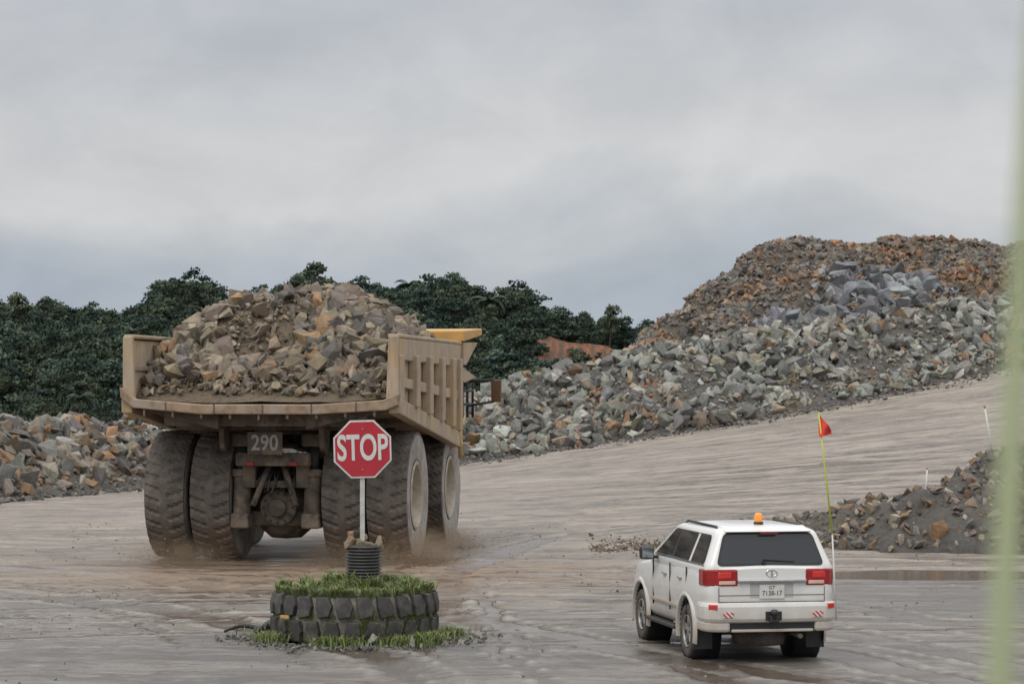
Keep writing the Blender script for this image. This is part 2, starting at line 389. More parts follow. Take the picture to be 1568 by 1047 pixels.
n = 2200; t = R.rand(n); gx = 1.9 + t * 4.0; gy = 63.3 + R.normal(size=n) * 1.2 + np.sin(t * 9) * .5; gs = .012 + .06 * R.rand(n) ** 4
rocks('mud_clods', np.stack([gx, gy, ground_z(gx, gy) + gs * .1], 1), gs, palette(n, [(.19, .145, .105), (.24, .19, .145)], [1, 1]), M_ROCK)
n = 8000; seg = R.uniform(0, 1, n); bx = np.interp(seg, [0, .15, .3, .45, .6, 1], [-25, -17.9, -14.8, -8, -2.4, 36]); by = np.interp(bx, [p[0] for p in BERM], [p[1] for p in BERM])
by = by - np.abs(R.normal(size=n)) * 1.3; gs = .03 + .15 * R.rand(n) ** 6
rocks('windrow_stones', np.stack([bx, by, ground_z(bx, by) + gs * .3], 1), gs, palette(n, [(.16, .155, .145), (.11, .105, .10), (.24, .225, .20)], [5, 4, 2]), M_ROCK)

# ---------------------------------------------------------------- forested hill
HX = np.array([-300, -120, -86, -71.7, -67, -60.8, -58.6, -54.7, -50.4, -48.2, -42, -37.7, -33.3, -29.5, -24.6, -20.2, -15.8, -10.3, -2.6, 3.9, 9.4, 16, 21, 29, 60, 300])
HZ = np.array([13, 15, 17.3, 18.0, 17.0, 17.8, 20.4, 23.2, 22.2, 19.4, 21.6, 21.8, 23.3, 21.9, 21.6, 20.8, 21.9, 22.1, 20.5, 20.1, 17.6, 16.9, 15.0, 12.5, 8, 6]) - 6.2
BX = 12.0
def hill_z(X, Y):
    t = np.clip((Y - 325) / 105., 0, 1); t = t * t * (3 - 2 * t) * .6 + t * .4
    q = np.clip((Y - 388) / 14., 0, 1); bare = np.exp(-((X - BX) / 8.) ** 4)
    t = t * (1 - bare) + bare * (np.clip((Y - 325) / 63, 0, 1) * .46 + q * .54)
    return np.interp(X, HX, HZ) * t * (1 - np.clip((Y - 470) / 500, 0, 1)) + fbm(X * .03, Y * .03, 71, 3) * 3 * t * (1 - bare) + bare * fbm(X * .3, Y * .3, 4, 3) * 1.2 * q
def hill_mat():
    m, nt, b = new_mat('hillside_soil')
    pos = N(nt, 'ShaderNodeNewGeometry').outputs['Position']
    f = noise(nt, pos, .12, 7, .65); f2 = noise(nt, mapping(nt, pos, (1.2, .2, .25)), 1., 7, .75)
    red = mixc(nt, ramp(nt, f2, .40, .58), (.33, .13, .07), (.11, .08, .05))
    sep = N(nt, 'ShaderNodeSeparateXYZ'); nt.links.new(pos, sep.inputs[0])
    dx = math_n(nt, 'ABSOLUTE', math_n(nt, 'SUBTRACT', sep.outputs[0], BX))
    k = ramp(nt, math_n(nt, 'ADD', dx, math_n(nt, 'MULTIPLY', f, 6.)), 11, 14, 1, 0)
    c = mixc(nt, k, (.03, .042, .03), red)
    nt.links.new(c, b.inputs['Base Color']); b.inputs['Roughness'].default_value = .95
    bump(nt, b, f2, 1., 1.)
    return m
xa = np.arange(-300, 300, 3.); ya = np.concatenate([np.arange(322, 460, 1.5), np.arange(460, 900, 6.)])
Xh, Yh = np.meshgrid(xa, ya, indexing='ij')
np_mesh('forested_hill', np.stack([Xh.ravel(), Yh.ravel(), hill_z(Xh, Yh).ravel() - .2], 1), grid_faces(len(xa), len(ya)), hill_mat(), smooth=True)

def foliage_mat():
    m, nt, b = new_mat('leaf_foliage')
    at = N(nt, 'ShaderNodeAttribute', attribute_name='Col').outputs['Color']
    oi = N(nt, 'ShaderNodeObjectInfo').outputs['Random']
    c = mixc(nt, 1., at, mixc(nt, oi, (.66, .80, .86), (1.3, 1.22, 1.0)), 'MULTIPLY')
    nt.links.new(c, b.inputs['Base Color']); b.inputs['Roughness'].default_value = .85
    b.inputs['Specular IOR Level'].default_value = .1
    return m
M_LEAF = foliage_mat(); M_BARK = simple('bark', (.085, .08, .07), (.06, .055, .05), .9, bmp=.03)
def tree_mesh(kind, seed):
    rr = np.random.RandomState(seed); V = []; F = []; C = []; MI = []
    H = {'broad': 7., 'tall': 9., 'umbrella': 8.4, 'bush': 4.4, 'palm': 8.}[kind]
    def tube(p0, p1, r0, r1):
        b = len(V)
        for p, r in ((p0, r0), (p1, r1)):
            for i in range(5):
                a = i * 2 * math.pi / 5; V.append((p[0] + r * math.cos(a), p[1] + r * math.sin(a), p[2])); C.append((.1, .1, .1))
        for i in range(5): F.append((b + i, b + (i + 1) % 5, b + 5 + (i + 1) % 5, b + 5 + i)); MI.append(1)
    if kind == 'palm':
        tube((0, 0, -1), (0.3, 0, H * .85), .18, .12)
        for f in range(16):
            a = f * 2.4; el = rr.uniform(-.2, 1.0); L = rr.uniform(2.2, 3.2); px, pz = 0., 0.; ang = el
            for s in range(9):
                nx = px + math.cos(ang) * L / 9; nz = pz + math.sin(ang) * L / 9; ang -= .2
                for sd in (-1, 1):
                    for q in range(2):
                        t = q * .5; x0 = px + (nx - px) * t; z0 = pz + (nz - pz) * t
                        wv = .55 * math.sin((s + 1) / 10 * math.pi) + .15; b = len(V)
                        for (dr, ds, dz) in ((0, 0, 0), (.14, 0, 0), (.34, sd * wv, -.3), (.22, sd * wv, -.34)):
                            rr_ = x0 + dr; V.append((.3 + rr_ * math.cos(a) - ds * math.sin(a), rr_ * math.sin(a) + ds * math.cos(a), H * .85 + z0 + dz)); C.append((.075, .095, .07))
                        F.append((b, b + 1, b + 2, b + 3)); MI.append(0)
                px, pz = nx, nz
    else:
        th = {'broad': .12, 'tall': .25, 'umbrella': .45, 'bush': .0}[kind]
        cr = {'broad': 3.2, 'tall': 2.4, 'umbrella': 3.0, 'bush': 2.6}[kind]
        tube((0, 0, -1.5), (.2, .1, H * (th + .35)), .2, .1)
        ncl = {'broad': 24, 'tall': 22, 'umbrella': 16, 'bush': 14}[kind]
        for c in range(ncl):
            a = rr.uniform(0, 6.28); u = rr.rand() ** .5; zz = rr.rand() ** .85
            prof = (1 - zz ** 2.2) ** .5 * (.75 + .25 * rr.rand())
            rad_ = cr * u * prof; z0 = H * th + zz * H * (1 - th) * .88
            if kind == 'umbrella': rad_ = cr * u; z0 = H * (.62 + .3 * (1 - u) + rr.uniform(-.08, .08))
            cc = np.array([rad_ * math.cos(a), rad_ * math.sin(a), z0]); r0 = rr.uniform(.5, 1.35) * (.9 if kind == 'bush' else 1)
            tube((.15, .08, min(z0 - .6, H * (th + .3))), tuple(cc), .06, .02)
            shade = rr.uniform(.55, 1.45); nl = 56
            d = rr.normal(size=(nl, 3)); d /= np.linalg.norm(d, axis=1)[:, None]; d[:, 2] = np.abs(d[:, 2]) * 1. - .3
            P = cc + d * r0 * rr.uniform(.45, 1.25, (nl, 1)) * np.array([1.15, 1.15, .8])
            for p, dd in zip(P, d):
                nrm = dd * .8 + rr.normal(size=3) * .55; nrm /= np.linalg.norm(nrm)
                t1 = np.cross(nrm, rr.normal(size=3)); t1 /= np.linalg.norm(t1); t2 = np.cross(nrm, t1)
                s = rr.uniform(.13, .30); b = len(V)
                for k1, k2 in ((-1, -.5), (.1, -.8), (1, .3), (-.2, .8)): V.append(tuple(p + t1 * s * k1 + t2 * s * k2))
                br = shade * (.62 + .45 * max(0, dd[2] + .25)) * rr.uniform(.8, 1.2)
                for _ in range(4): C.append((.078 * br, .104 * br, .080 * br))  # green paled and blued: distance haze is put into the leaf colour
                F.append((b, b + 1, b + 2, b + 3)); MI.append(0)
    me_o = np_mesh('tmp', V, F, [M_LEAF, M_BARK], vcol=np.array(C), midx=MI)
    me = me_o.data; me.name = kind + '_tree_mesh'; bpy.data.objects.remove(me_o); return me
TM = [tree_mesh('broad', i) for i in range(5)] + [tree_mesh('tall', 20 + i) for i in range(2)] + [tree_mesh('umbrella', 30 + i) for i in range(2)] + [tree_mesh('bush', 40 + i) for i in range(2)] + [tree_mesh('palm', 50)]
forest = empty('distant_forest')
rr = np.random.RandomState(5)
def put_tree(me, x, y, z, s):
    o = bpy.data.objects.new('tree', me); COL.objects.link(o); o.parent = forest
    o.location = (x, y, z); o.rotation_euler = (rr.uniform(-.1, .1), rr.uniform(-.1, .1), rr.uniform(0, 6.28)); o.scale = (s * rr.uniform(.85, 1.25), s * rr.uniform(.85, 1.25), s * rr.uniform(.9, 1.1))
cnt = 0
for gy in np.arange(334, 448, 3.3):
    for gx in np.arange(-100, 34, 3.1):
        x = gx + rr.uniform(-1.6, 1.6); y = gy + rr.uniform(-1.6, 1.6)
        if abs(x) > y * .222: continue
        z = float(hill_z(np.array([x]), np.array([y]))[0])
        sc = rr.uniform(.45, .98) if y > 415 else rr.uniform(.5, 1.0)
        if rr.rand() < .07: sc *= 1.25
        kk = None
        if BX - 9.5 < x < BX + 9.5 and 372 < y < 406:
            if rr.rand() < .74: continue
            sc *= .36; kk = 9
        if BX - 9.5 < x < BX + 9.5 and 350 < y <= 372: sc *= .6
        if BX - 9.5 < x < BX + 9.5 and y >= 406: sc *= .8
        k = kk if kk else rr.choice(len(TM), p=[.17, .17, .16, .15, .15, .03, .03, .015, .015, .05, .05, .01])
        put_tree(TM[k], x, y, z - .3, sc); cnt += 1
for x, k, s in ((-56.5, 1, 1.2), (-53.5, 2, 1.25), (-51, 0, 1.1), (-58.5, 3, 1.0), (-62, 5, .75), (-71, 7, .85), (-85, 8, .85), (-82, 0, .85), (-33.5, 5, 1.0), (-31.5, 3, 1.05), (-42, 8, .9), (-39, 6, .8), (-25, 7, .98), (-22, 1, .95), (-17, 11, .95), (-10, 6, .9), (-8, 5, .75), (3, 5, .75), (6.5, 2, .7), (9, 8, .75), (16, 7, .7), (20, 8, .65), (-36, 4, 1.0), (-67, 1, .9), (-76, 6, .75), (-47, 5, .75)):
    put_tree(TM[k], x, 431, float(hill_z(np.array([x]), np.array([431.]))[0]) - .3, s)
for i in range(46):
    x = rr.uniform(-60, -26); y = rr.uniform(200, 250); put_tree(TM[[0, 1, 2, 9, 10, 11, 3][rr.randint(7)]], x, y, -.5, rr.uniform(.4, .66))

# ---------------------------------------------------------------- haul truck
M_TAN = simple('dusty_yellow_steel', (.42, .335, .25), (.31, .245, .178), .75, scale=2.2, bmp=.01, c3=(.43, .31, .165), s3=.6, streak=(.235, .18, .125))
M_TANR = simple('scraped_steel_edge', (.35, .25, .16), (.20, .14, .092), .7, scale=5, bmp=.012, c3=(.31, .265, .215), s3=2.)
M_YEL = simple('orange_yellow_paint', (.58, .31, .07), (.44, .27, .10), .5, scale=3)
M_UNDER = simple('muddy_chassis', (.14, .108, .082), (.05, .042, .036), .85, scale=3., bmp=.03, c3=(.185, .148, .108), s3=2.)
M_BLACK = simple('black_steel', (.02, .02, .02), (.035, .033, .03), .6)
def tread_mat():
    m, nt, b = new_mat('muddy_tread_rubber')
    tc = N(nt, 'ShaderNodeTexCoord').outputs['Object']; sep = N(nt, 'ShaderNodeSeparateXYZ'); nt.links.new(tc, sep.inputs[0])
    f = noise(nt, tc, 3.5, 7, .7); f2 = noise(nt, tc, 1.2, 5, .6)
    c = mixc(nt, ramp(nt, f, .38, .62), (.155, .13, .108), (.075, .066, .058))
    k = ramp(nt, math_n(nt, 'ADD', sep.outputs[2], math_n(nt, 'MULTIPLY', f2, -1.2)), -.35, .35, .85, 0)
    c = mixc(nt, k, c, (.20, .14, .095))
    nt.links.new(c, b.inputs['Base Color']); nt.links.new(ramp(nt, k, 0, 1, .85, .45), b.inputs['Roughness']); bump(nt, b, f, .6, .025)
    return m
M_TREAD = tread_mat()
M_SIDE = simple('dusty_sidewall', (.37, .345, .31), (.20, .18, .16), .8, scale=2.5, bmp=.01)
M_RIM = simple('cream_rim', (.46, .40, .31), (.31, .265, .205), .6, scale=4)
def haul_tyre(name, c, Rr, W, rim, parent, nl=34, out=1):
    prof = [(rim, -.40 * W), (rim + .1, -.46 * W), ((rim + Rr) / 2, -.5 * W), (Rr * .93, -.495 * W)]
    nt_ = 15; tread = [(Rr - .035 * (abs(u) / .48) ** 3, u * W) for u in np.linspace(-.48, .48, nt_)]
    prof = prof + tread + [(r, -a) for r, a in prof[::-1]]
    n = len(prof); steps = nl * 6; V = []
    for i in range(steps):
        th = 2 * math.pi * i / steps
        for j, (r, a) in enumerate(prof):
            if 4 <= j < 4 + nt_:
                u = a / W; ph = (i / 6. + abs(u) * 1.3 + (.5 if u < 0 else 0)) % 1.
                if abs(u) > .10 and ph < .28: r -= .038
            V.append((c[0] + a, c[1] + r * math.cos(th), c[2] + r * math.sin(th)))
    F = []; MI = []
    for i in range(steps):
        k = (i + 1) % steps
        for j in range(n - 1):
            F.append((i * n + j, i * n + j + 1, k * n + j + 1, k * n + j)); MI.append(0 if 3 <= j < 4 + nt_ else 1)
    np_mesh(name, V, F, [M_TREAD, M_SIDE], parent, midx=MI)
    e = out * W
    lathe(name + '_rim', [(rim + .03, e * .46), (rim - .03, e * .49), (rim - .07, e * .44), (rim - .09, e * .2), (rim - .14, e * .02), (.42, -.02 * e), (.40, e * .22), (.34, e * .3), (.12, e * .32), (.0, e * .32)], 'x', c, M_RIM, parent, 40)
    for i in range(16):
        a = i * math.pi / 8; p = (c[0] + e * .0, c[1] + .54 * math.cos(a), c[2] + .54 * math.sin(a))
        cyl(name + '_nut', p, (p[0] + e * .07, p[1], p[2]), .03, M_UNDER, parent, 6)

T = empty('mining_haul_truck', (-5.17, 59.5, 0), rad(-8))
RW = 1.49
haul_tyre('rear_tyre_left_outer', (-2.60, 0, RW), RW, .95, .76, T, out=-1)
haul_tyre('rear_tyre_left_inner', (-1.53, 0, RW), RW, .95, .76, T, out=1)
haul_tyre('rear_tyre_right_inner', (1.53, 0, RW), RW, .95, .76, T, out=-1)
haul_tyre('rear_tyre_right_outer', (2.56, 0, RW), RW, .95, .76, T, out=1)
haul_tyre('front_tyre_left', (-2.48, 5.2, RW), RW, .92, .76, T, out=-1)
haul_tyre('front_tyre_right', (2.50, 5.2, RW), RW, .92, .76, T, out=1)
FY = 5.4
def floor_top(x, y):
    return 3.62 - (y + 2.9) * .10 + .16 * (abs(x) / 3.05) ** 3
xa = np.linspace(-3.0, 3.0, 13); ya = np.linspace(-2.9, FY, 12)
Xf, Yf = np.meshgrid(xa, ya, indexing='ij'); Zt = floor_top(Xf, Yf)
V = np.concatenate([np.stack([Xf.ravel(), Yf.ravel(), Zt.ravel()], 1), np.stack([Xf.ravel(), Yf.ravel(), Zt.ravel() - .16], 1)])
F = grid_faces(13, 12); np_mesh('bed_floor', V, np.concatenate([F, F + 156]), M_TANR, T)
for sx in (-1, 1):
    nm = 'left' if sx < 0 else 'right'
    wall = [(-2.9, 3.6), (FY, 2.72), (FY + .35, 5.02), (-2.72, 5.02)]
    prism('bed_wall_' + nm, wall, 'x', sx * 2.93, sx * 3.0, M_TAN, T, .01)
    prism('bed_top_band_' + nm, [(-2.88, 4.58), (FY + .1, 4.5), (FY + .4, 5.06), (-2.78, 5.06)], 'x', sx * 3.0, sx * 3.12, M_TAN, T, .03)
    prism('bed_top_rail_' + nm, [(-2.86, 5.06), (FY + .4, 5.06), (FY + .4, 5.15), (-2.86, 5.15)], 'x', sx * 2.86, sx * 3.13, M_TAN, T, .03)
    prism('bed_mid_rail_' + nm, [(-2.6, 3.98), (FY, 3.66), (FY, 3.9), (-2.6, 4.2)], 'x', sx * 3.0, sx * 3.13, M_TAN, T, .02)
    prism('bed_bottom_rail_' + nm, [(-2.95, 3.40), (FY, 2.48), (FY + .05, 2.86), (-2.95, 3.76)], 'x', sx * 2.9, sx * 3.15, M_TAN, T, .03)
    for i, (yy, wd) in enumerate(((-2.87, .62), (-1.1, .42), (.65, .42), (2.4, .42), (4.0, .42), (5.1, .34))):
        zb = 3.7 - (yy + 2.9) * .1
        prism('bed_rib_%s_%d' % (nm, i), [(yy, zb), (yy + wd, zb), (yy + wd, 4.7), (yy, 4.7)], 'x', sx * 3.0, sx * (3.22 if i else 3.14), M_TAN, T, .03)
    prism('bed_corner_post_' + nm, [(sx * 2.84, 3.66), (sx * 3.12, 3.7), (sx * 3.12, 5.1), (sx * 2.9, 5.1)], 'y', -2.96, -2.82, M_TAN, T, .02)
    prism('bed_inner_stiffener_' + nm, [(-2.8, 4.35), (-1.3, 4.35), (-1.3, 4.45), (-2.8, 4.45)], 'x', sx * 2.88, sx * 2.93, M_TANR, T, .01)
lip = [(-3.16, 3.98), (-3.14, 3.74), (-2.85, 3.52), (-1.3, 3.38), (1.3, 3.38), (2.85, 3.47), (3.14, 3.58), (3.16, 3.85), (2.8, 3.70), (1.3, 3.60), (-1.3, 3.60), (-2.8, 3.72)]
prism('bed_rear_lip', lip, 'y', -3.08, -2.86, M_TANR, T, .025)
for i in range(9):
    x = -2.6 + i * .65; box('lip_gusset_%d' % i, (x, -2.96, 3.33 + .03 * abs(x)), (.05, .16, .16), M_UNDER, T, .01)
for i, x in enumerate((-2.1, -1.0, .1, 1.2, 2.2)): box('lip_weld_%d' % i, (x, -3.085, 3.49 + .012 * x * x), (.03, .02, .2), M_UNDER, T, .004)
for i, yy in enumerate((-2.4, -1.4, -.2, 1.2, 2.6, 4.0)):
    box('bed_bolster_%d' % i, (0, yy, 3.3 - (yy + 2.9) * .1), (4.6, .22, .28), M_UNDER, T, .02)
prism('bed_underside_taper_l', [(-2.95, 3.5), (-1.0, 3.05), (-1.0, 3.45)], 'y', -2.7, 4.5, M_UNDER, T, .0)
prism('bed_underside_taper_r', [(2.95, 3.5), (1.0, 3.05), (1.0, 3.45)], 'y', -2.7, 4.5, M_UNDER, T, .0)
for sx in (-1, 1):
    prism('bed_long_beam_%d' % (sx + 1), [(-2.4, 3.15), (5.2, 2.35), (5.2, 2.75), (-2.4, 3.5)], 'x', sx * .75 - .15, sx * .75 + .15, M_UNDER, T, .02)
prism('bed_front_wall', [(FY - .1, 2.5), (FY + .1, 2.5), (FY + .6, 5.15), (FY + .4, 5.15)], 'x', -3.0, 3.0, M_TAN, T, .02)
prism('canopy', [(FY + .3, 5.14), (8.7, 5.36), (8.7, 5.54), (FY + .3, 5.42)], 'x', -3.2, 3.2, M_YEL, T, .03)
for sx in (-1, 1):
    prism('canopy_bracket_%d' % (sx + 1), [(FY + .4, 4.55), (FY + .8, 4.55), (8.1, 5.16), (FY + .4, 5.12)], 'x', sx * 3.02, sx * 3.18, M_TAN, T, .02)
    prism('canopy_lower_fin_%d' % (sx + 1), [(FY + .1, 4.15), (FY + .6, 4.1), (7.9, 4.25), (FY + .6, 4.45), (FY + .3, 4.5)], 'x', sx * 2.9, sx * 3.18, M_TAN, T, .02)
def load_z(x, y):
    n = fbm(x * .9, y * .9, 91, 3) * .5
    return np.minimum.reduce([3.72 + (y + 2.75) * .60, 4.70 + (2.95 - np.abs(x)) * .60 + (x < 0) * .12, 5.0 + (6.3 - y) * .5, 5.95 - .10 * np.abs(x + .2)]) + n * np.clip((y + 2.8) / 2, .1, 1)
xa = np.linspace(-2.9, 2.9, 60); ya = np.linspace(-2.8, 5.8, 96); Xl, Yl = np.meshgrid(xa, ya, indexing='ij')
np_mesh('load_fill', np.stack([Xl.ravel(), Yl.ravel(), load_z(Xl, Yl).ravel() - .05], 1), grid_faces(60, 96), dirt_mat('load_dirt', (.21, .16, .108), (.265, .205, .135), (.13, .104, .077)), T, True)
n = 8200; lx = R.uniform(-2.85, 2.85, n); ly = R.uniform(-2.6, 5.7, n); ls = .035 + .34 * R.rand(n) ** 4.2
ls = np.where(ly < -2.2, ls * .5, ls); ls = np.where((np.abs(lx) > 2.6), ls * .7, ls)
fine_zone = (np.hypot(lx + .7, (ly + .2) * .8) < 1.0) & (R.rand(n) < .85); ls = np.where(fine_zone, ls * .3, ls)
rocks('load_rocks', np.stack([lx, ly, load_z(lx, ly) + ls * .35], 1), ls, palette(n, [(.305, .25, .178), (.225, .19, .15), (.38, .325, .245), (.175, .16, .142), (.35, .225, .125)], [36, 26, 16, 17, 6]), M_ROCK, T)
for sx in (-1, 1):
    box('frame_rail_%d' % (sx + 1), (sx * .62, 3.4, 2.0), (.3, 9.6, .6), M_UNDER, T, .03)
    cyl('suspension_lower_%d' % (sx + 1), (sx * .82, -1.25, .95), (sx * .82, -1.15, 2.0), .20, M_UNDER, T, 18, bevel=.02)
    cyl('suspension_rod_%d' % (sx + 1), (sx * .82, -1.15, 2.0), (sx * .82, -1.05, 2.75), .13, M_BLACK, T, 14)
    cyl('suspension_collar_%d' % (sx + 1), (sx * .82, -1.16, 1.93), (sx * .82, -1.14, 2.1), .25, M_UNDER, T, 18, bevel=.02)
    box('suspension_foot_%d' % (sx + 1), (sx * .82, -1.25, .95), (.42, .5, .34), M_UNDER, T, .05)
    box('spring_bracket_%d' % (sx + 1), (sx * .82, -1.05, 2.78), (.5, .5, .3), M_UNDER, T, .04)
    cyl('brake_drum_%d' % (sx + 1), (sx * .72, 0, RW), (sx * 1.1, 0, RW), .62, M_UNDER, T, 28, bevel=.03)
    cyl('hoist_cyl_%d' % (sx + 1), (sx * 1.0, 1.9, 1.2), (sx * 1.0, 2.6, 3.0), .16, M_UNDER, T, 14)
    box('tail_lamp_%d' % (sx + 1), (sx * .5, -1.78, 2.25), (.16, .06, .08), simple('tail_lamp_red%d' % sx, (.35, .03, .02)), T, .01)
    cyl('brace_%d' % (sx + 1), (sx * .5, -1.5, 1.3), (sx * .1, -1.2, 2.4), .07, M_UNDER, T, 10)
    prism('bed_pivot_lug_%d' % (sx + 1), [(-1.9, 3.2), (-1.1, 3.2), (-1.2, 2.6), (-1.45, 2.5), (-1.75, 2.6)], 'x', sx * 1.15 - .06, sx * 1.15 + .06, M_UNDER, T, .02)
cyl('axle_housing', (-2.4, 0, RW), (2.4, 0, RW), .46, M_UNDER, T, 28)
lathe('differential', [(0, -.75), (.35, -.72), (.6, -.5), (.72, -.2), (.75, .1), (.6, .4), (.4, .5), (0, .52)], 'z', (0, -.25, RW - .25), M_UNDER, T, 24)
cyl('differential_cover', (0, -1.15, RW - .25), (0, -.5, RW - .25), .42, M_UNDER, T, 20, bevel=.04)
cyl('cover_hub', (0, -1.25, RW - .25), (0, -1.1, RW - .25), .2, M_UNDER, T, 16, bevel=.02)
for i in range(12):
    a = i * math.pi / 6; cyl('cover_bolt_%d' % i, (.34 * math.cos(a), -1.2, RW - .25 + .34 * math.sin(a)), (.34 * math.cos(a), -1.1, RW - .25 + .34 * math.sin(a)), .03, M_BLACK, T, 6)
box('axle_lower_beam', (0, -.75, .98), (1.9, .4, .34), M_UNDER, T, .06)
box('rear_crossmember', (0, -1.6, 2.35), (1.7, .28, .3), M_UNDER, T, .04)
box('rear_crossmember_low', (0, -1.25, 1.78), (1.5, .2, .16), M_UNDER, T, .03)
box('number_board', (-.1, -2.0, 2.72), (.80, .05, .52), M_UNDER, T, .015)
box('number_board_hanger', (-.1, -1.9, 3.05), (.5, .08, .25), M_UNDER, T, .01)
M_WHT = simple('sign_white', (.66, .65, .62), (.55, .54, .5), .5, scale=8)
def text(name, body, loc, h, w, mat, parent, ext=.006, off=.0, sz=(90, 0, 0)):
    cu = bpy.data.curves.new(name, 'FONT'); cu.body = body; cu.align_x = 'CENTER'; cu.align_y = 'CENTER'; cu.extrude = ext; cu.offset = off
    o = bpy.data.objects.new(name, cu); COL.objects.link(o); cu.materials.append(mat)
    bpy.context.view_layer.update(); d = o.dimensions
    o.rotation_euler = tuple(rad(a) for a in sz); o.scale = (w / d.x, h / d.y, 1); o.location = loc; o.parent = parent
    return o
text('number_290', '290', (-.1, -2.035, 2.72), .36, .62, simple('number_paint', (.38, .37, .34), (.26, .25, .23), .6, scale=10), T, off=.02)
for i in range(12):
    x = -.45 + .08 * i; cyl('hose_%d' % i, (x, -1.45 + .2 * math.sin(i), 1.65 + .1 * math.cos(i * 2)), (x * .5 + .2 * math.sin(i * 3), -1.0, 2.3), .025, M_BLACK, T, 8)
box('front_deck', (0, 7.5, 3.15), (5.3, 2.6, .18), M_TAN, T, .02)
box('engine_hood', (0, 8.0, 2.2), (2.2, 2.8, 1.8), M_TAN, T, .06)
box('operator_cab', (-1.7, 7.4, 4.1), (1.5, 1.7, 1.7), M_TAN, T, .06)
box('cab_glass_rear', (-1.7, 6.53, 4.3), (1.2, .04, .8), M_BLACK, T, .01)
box('front_bumper', (0, 9.3, 1.4), (5.0, .4, .6), M_TAN, T, .05)
box('fender_right', (2.35, 7.2, 2.95), (.7, 1.4, .12), M_TAN, T, .02)
box('hydraulic_tank', (1.35, 2.6, 1.9), (.7, 1.5, .9), M_UNDER, T, .08)
box('fuel_tank', (-1.4, 2.6, 1.9), (.8, 1.5, 1.0), M_UNDER, T, .08)
for z in (3.55, 3.9, 4.2): cyl('handrail_%d' % int(z * 100), (2.9, 6.5, z), (2.9, 9.0, z), .035, M_BLACK, T, 8)
for yy in (6.5, 7.3, 8.1, 9.0): cyl('handrail_post_%d' % int(yy * 10), (2.9, yy, 3.2), (2.9, yy, 4.25), .035, M_BLACK, T, 8)
cyl('mirror_arm_a', (2.8, 8.7, 4.15), (3.5, 8.9, 4.2), .035, M_BLACK, T, 8); cyl('mirror_arm_b', (2.8, 8.7, 3.5), (3.5, 8.9, 3.62), .035, M_BLACK, T, 8)
box('mirror', (3.55, 8.9, 3.9), (.27, .10, .60), simple('mirror_housing', (.16, .08, .03), (.10, .06, .03), .4), T, .03)
for sx in (1.0, 1.5): cyl('ladder_rail_%d' % int(sx * 100), (sx, 9.6, .7), (sx, 9.4, 3.2), .04, M_BLACK, T, 8)
for i in range(7): cyl('ladder_step_%d' % i, (1.0, 9.6, .9 + i * .33), (1.5, 9.6, .9 + i * .33), .03, M_BLACK, T, 8)
cyl('marker_rod', (3.1, FY + .3, 2.2), (3.1, FY + .3, 3.0), .05, M_YEL, T, 8)
# muddy spray thrown up by the tyres: droplets plus a thin mist
n = 9000; wi = R.choice(6, n, p=[.12, .1, .1, .26, .28, .14]); wx = np.array([-2.6, -1.53, 1.53, 2.56, 3.05, 3.0])[wi]
t = R.rand(n) ** 1.5; sidex = np.where(wx > 2.7, np.abs(R.normal(size=n)) * .5, R.normal(size=n) * .42)
yy = np.select([wi == 5, wi == 4], [5.2 - 1.2 + R.normal(size=n) * .7, -.8 + R.normal(size=n) * .9], -.9 - t * 1.6)
zz = R.exponential(.15, n) * np.exp(-np.abs(sidex) * .6)
s_ = .006 + .016 * R.rand(n) ** 4
rocks('mud_droplets', np.stack([wx + sidex, yy, zz], 1), s_, palette(n, [(.42, .31, .21), (.32, .23, .16)], [1, 1], jit=.15), M_ROCK, T)
def mist_mat(dens):
    m = bpy.data.materials.new('muddy_spray_mist'); m.use_nodes = True; nt = m.node_tree; nt.nodes.clear()
    out = N(nt, 'ShaderNodeOutputMaterial'); v = N(nt, 'ShaderNodeVolumePrincipled'); nt.links.new(v.outputs[0], out.inputs['Volume'])
    v.inputs['Color'].default_value = (.80, .60, .42, 1); v.inputs['Anisotropy'].default_value = .2
    tc = N(nt, 'ShaderNodeTexCoord').outputs['Object']
    ln = N(nt, 'ShaderNodeVectorMath', operation='LENGTH'); nt.links.new(tc, ln.inputs[0])
    f = noise(nt, mapping(nt, tc, (2.2, 2.2, 1.2)), 1.6, 5, .65)
    k = math_n(nt, 'MULTIPLY', ramp(nt, ln.outputs['Value'], .15, .95, 1, 0), ramp(nt, f, .40, .66))
    nt.links.new(math_n(nt, 'MULTIPLY', k, dens), v.inputs['Density']); return m
for nm, c, s, dn in (('spray_mist_right', (3.2, -.9, .22), (1.15, 1.6, .75), 2.2), ('spray_mist_front', (3.1, 4.2, .15), (1.0, 1.7, .6), 1.6), ('spray_mist_rear_right', (1.9, -2.2, .12), (1.6, 1.0, .6), 1.6), ('spray_mist_rear_left', (-2.1, -2.0, .12), (1.6, 1.0, .6), 1.6)):
    bm = bmesh.new(); bmesh.ops.create_icosphere(bm, subdivisions=3, radius=1.0); me = bpy.data.meshes.new(nm); bm.to_mesh(me); bm.free()
    o = add_obj(nm, me, mist_mat(dn), T); o.location = c; o.scale = s

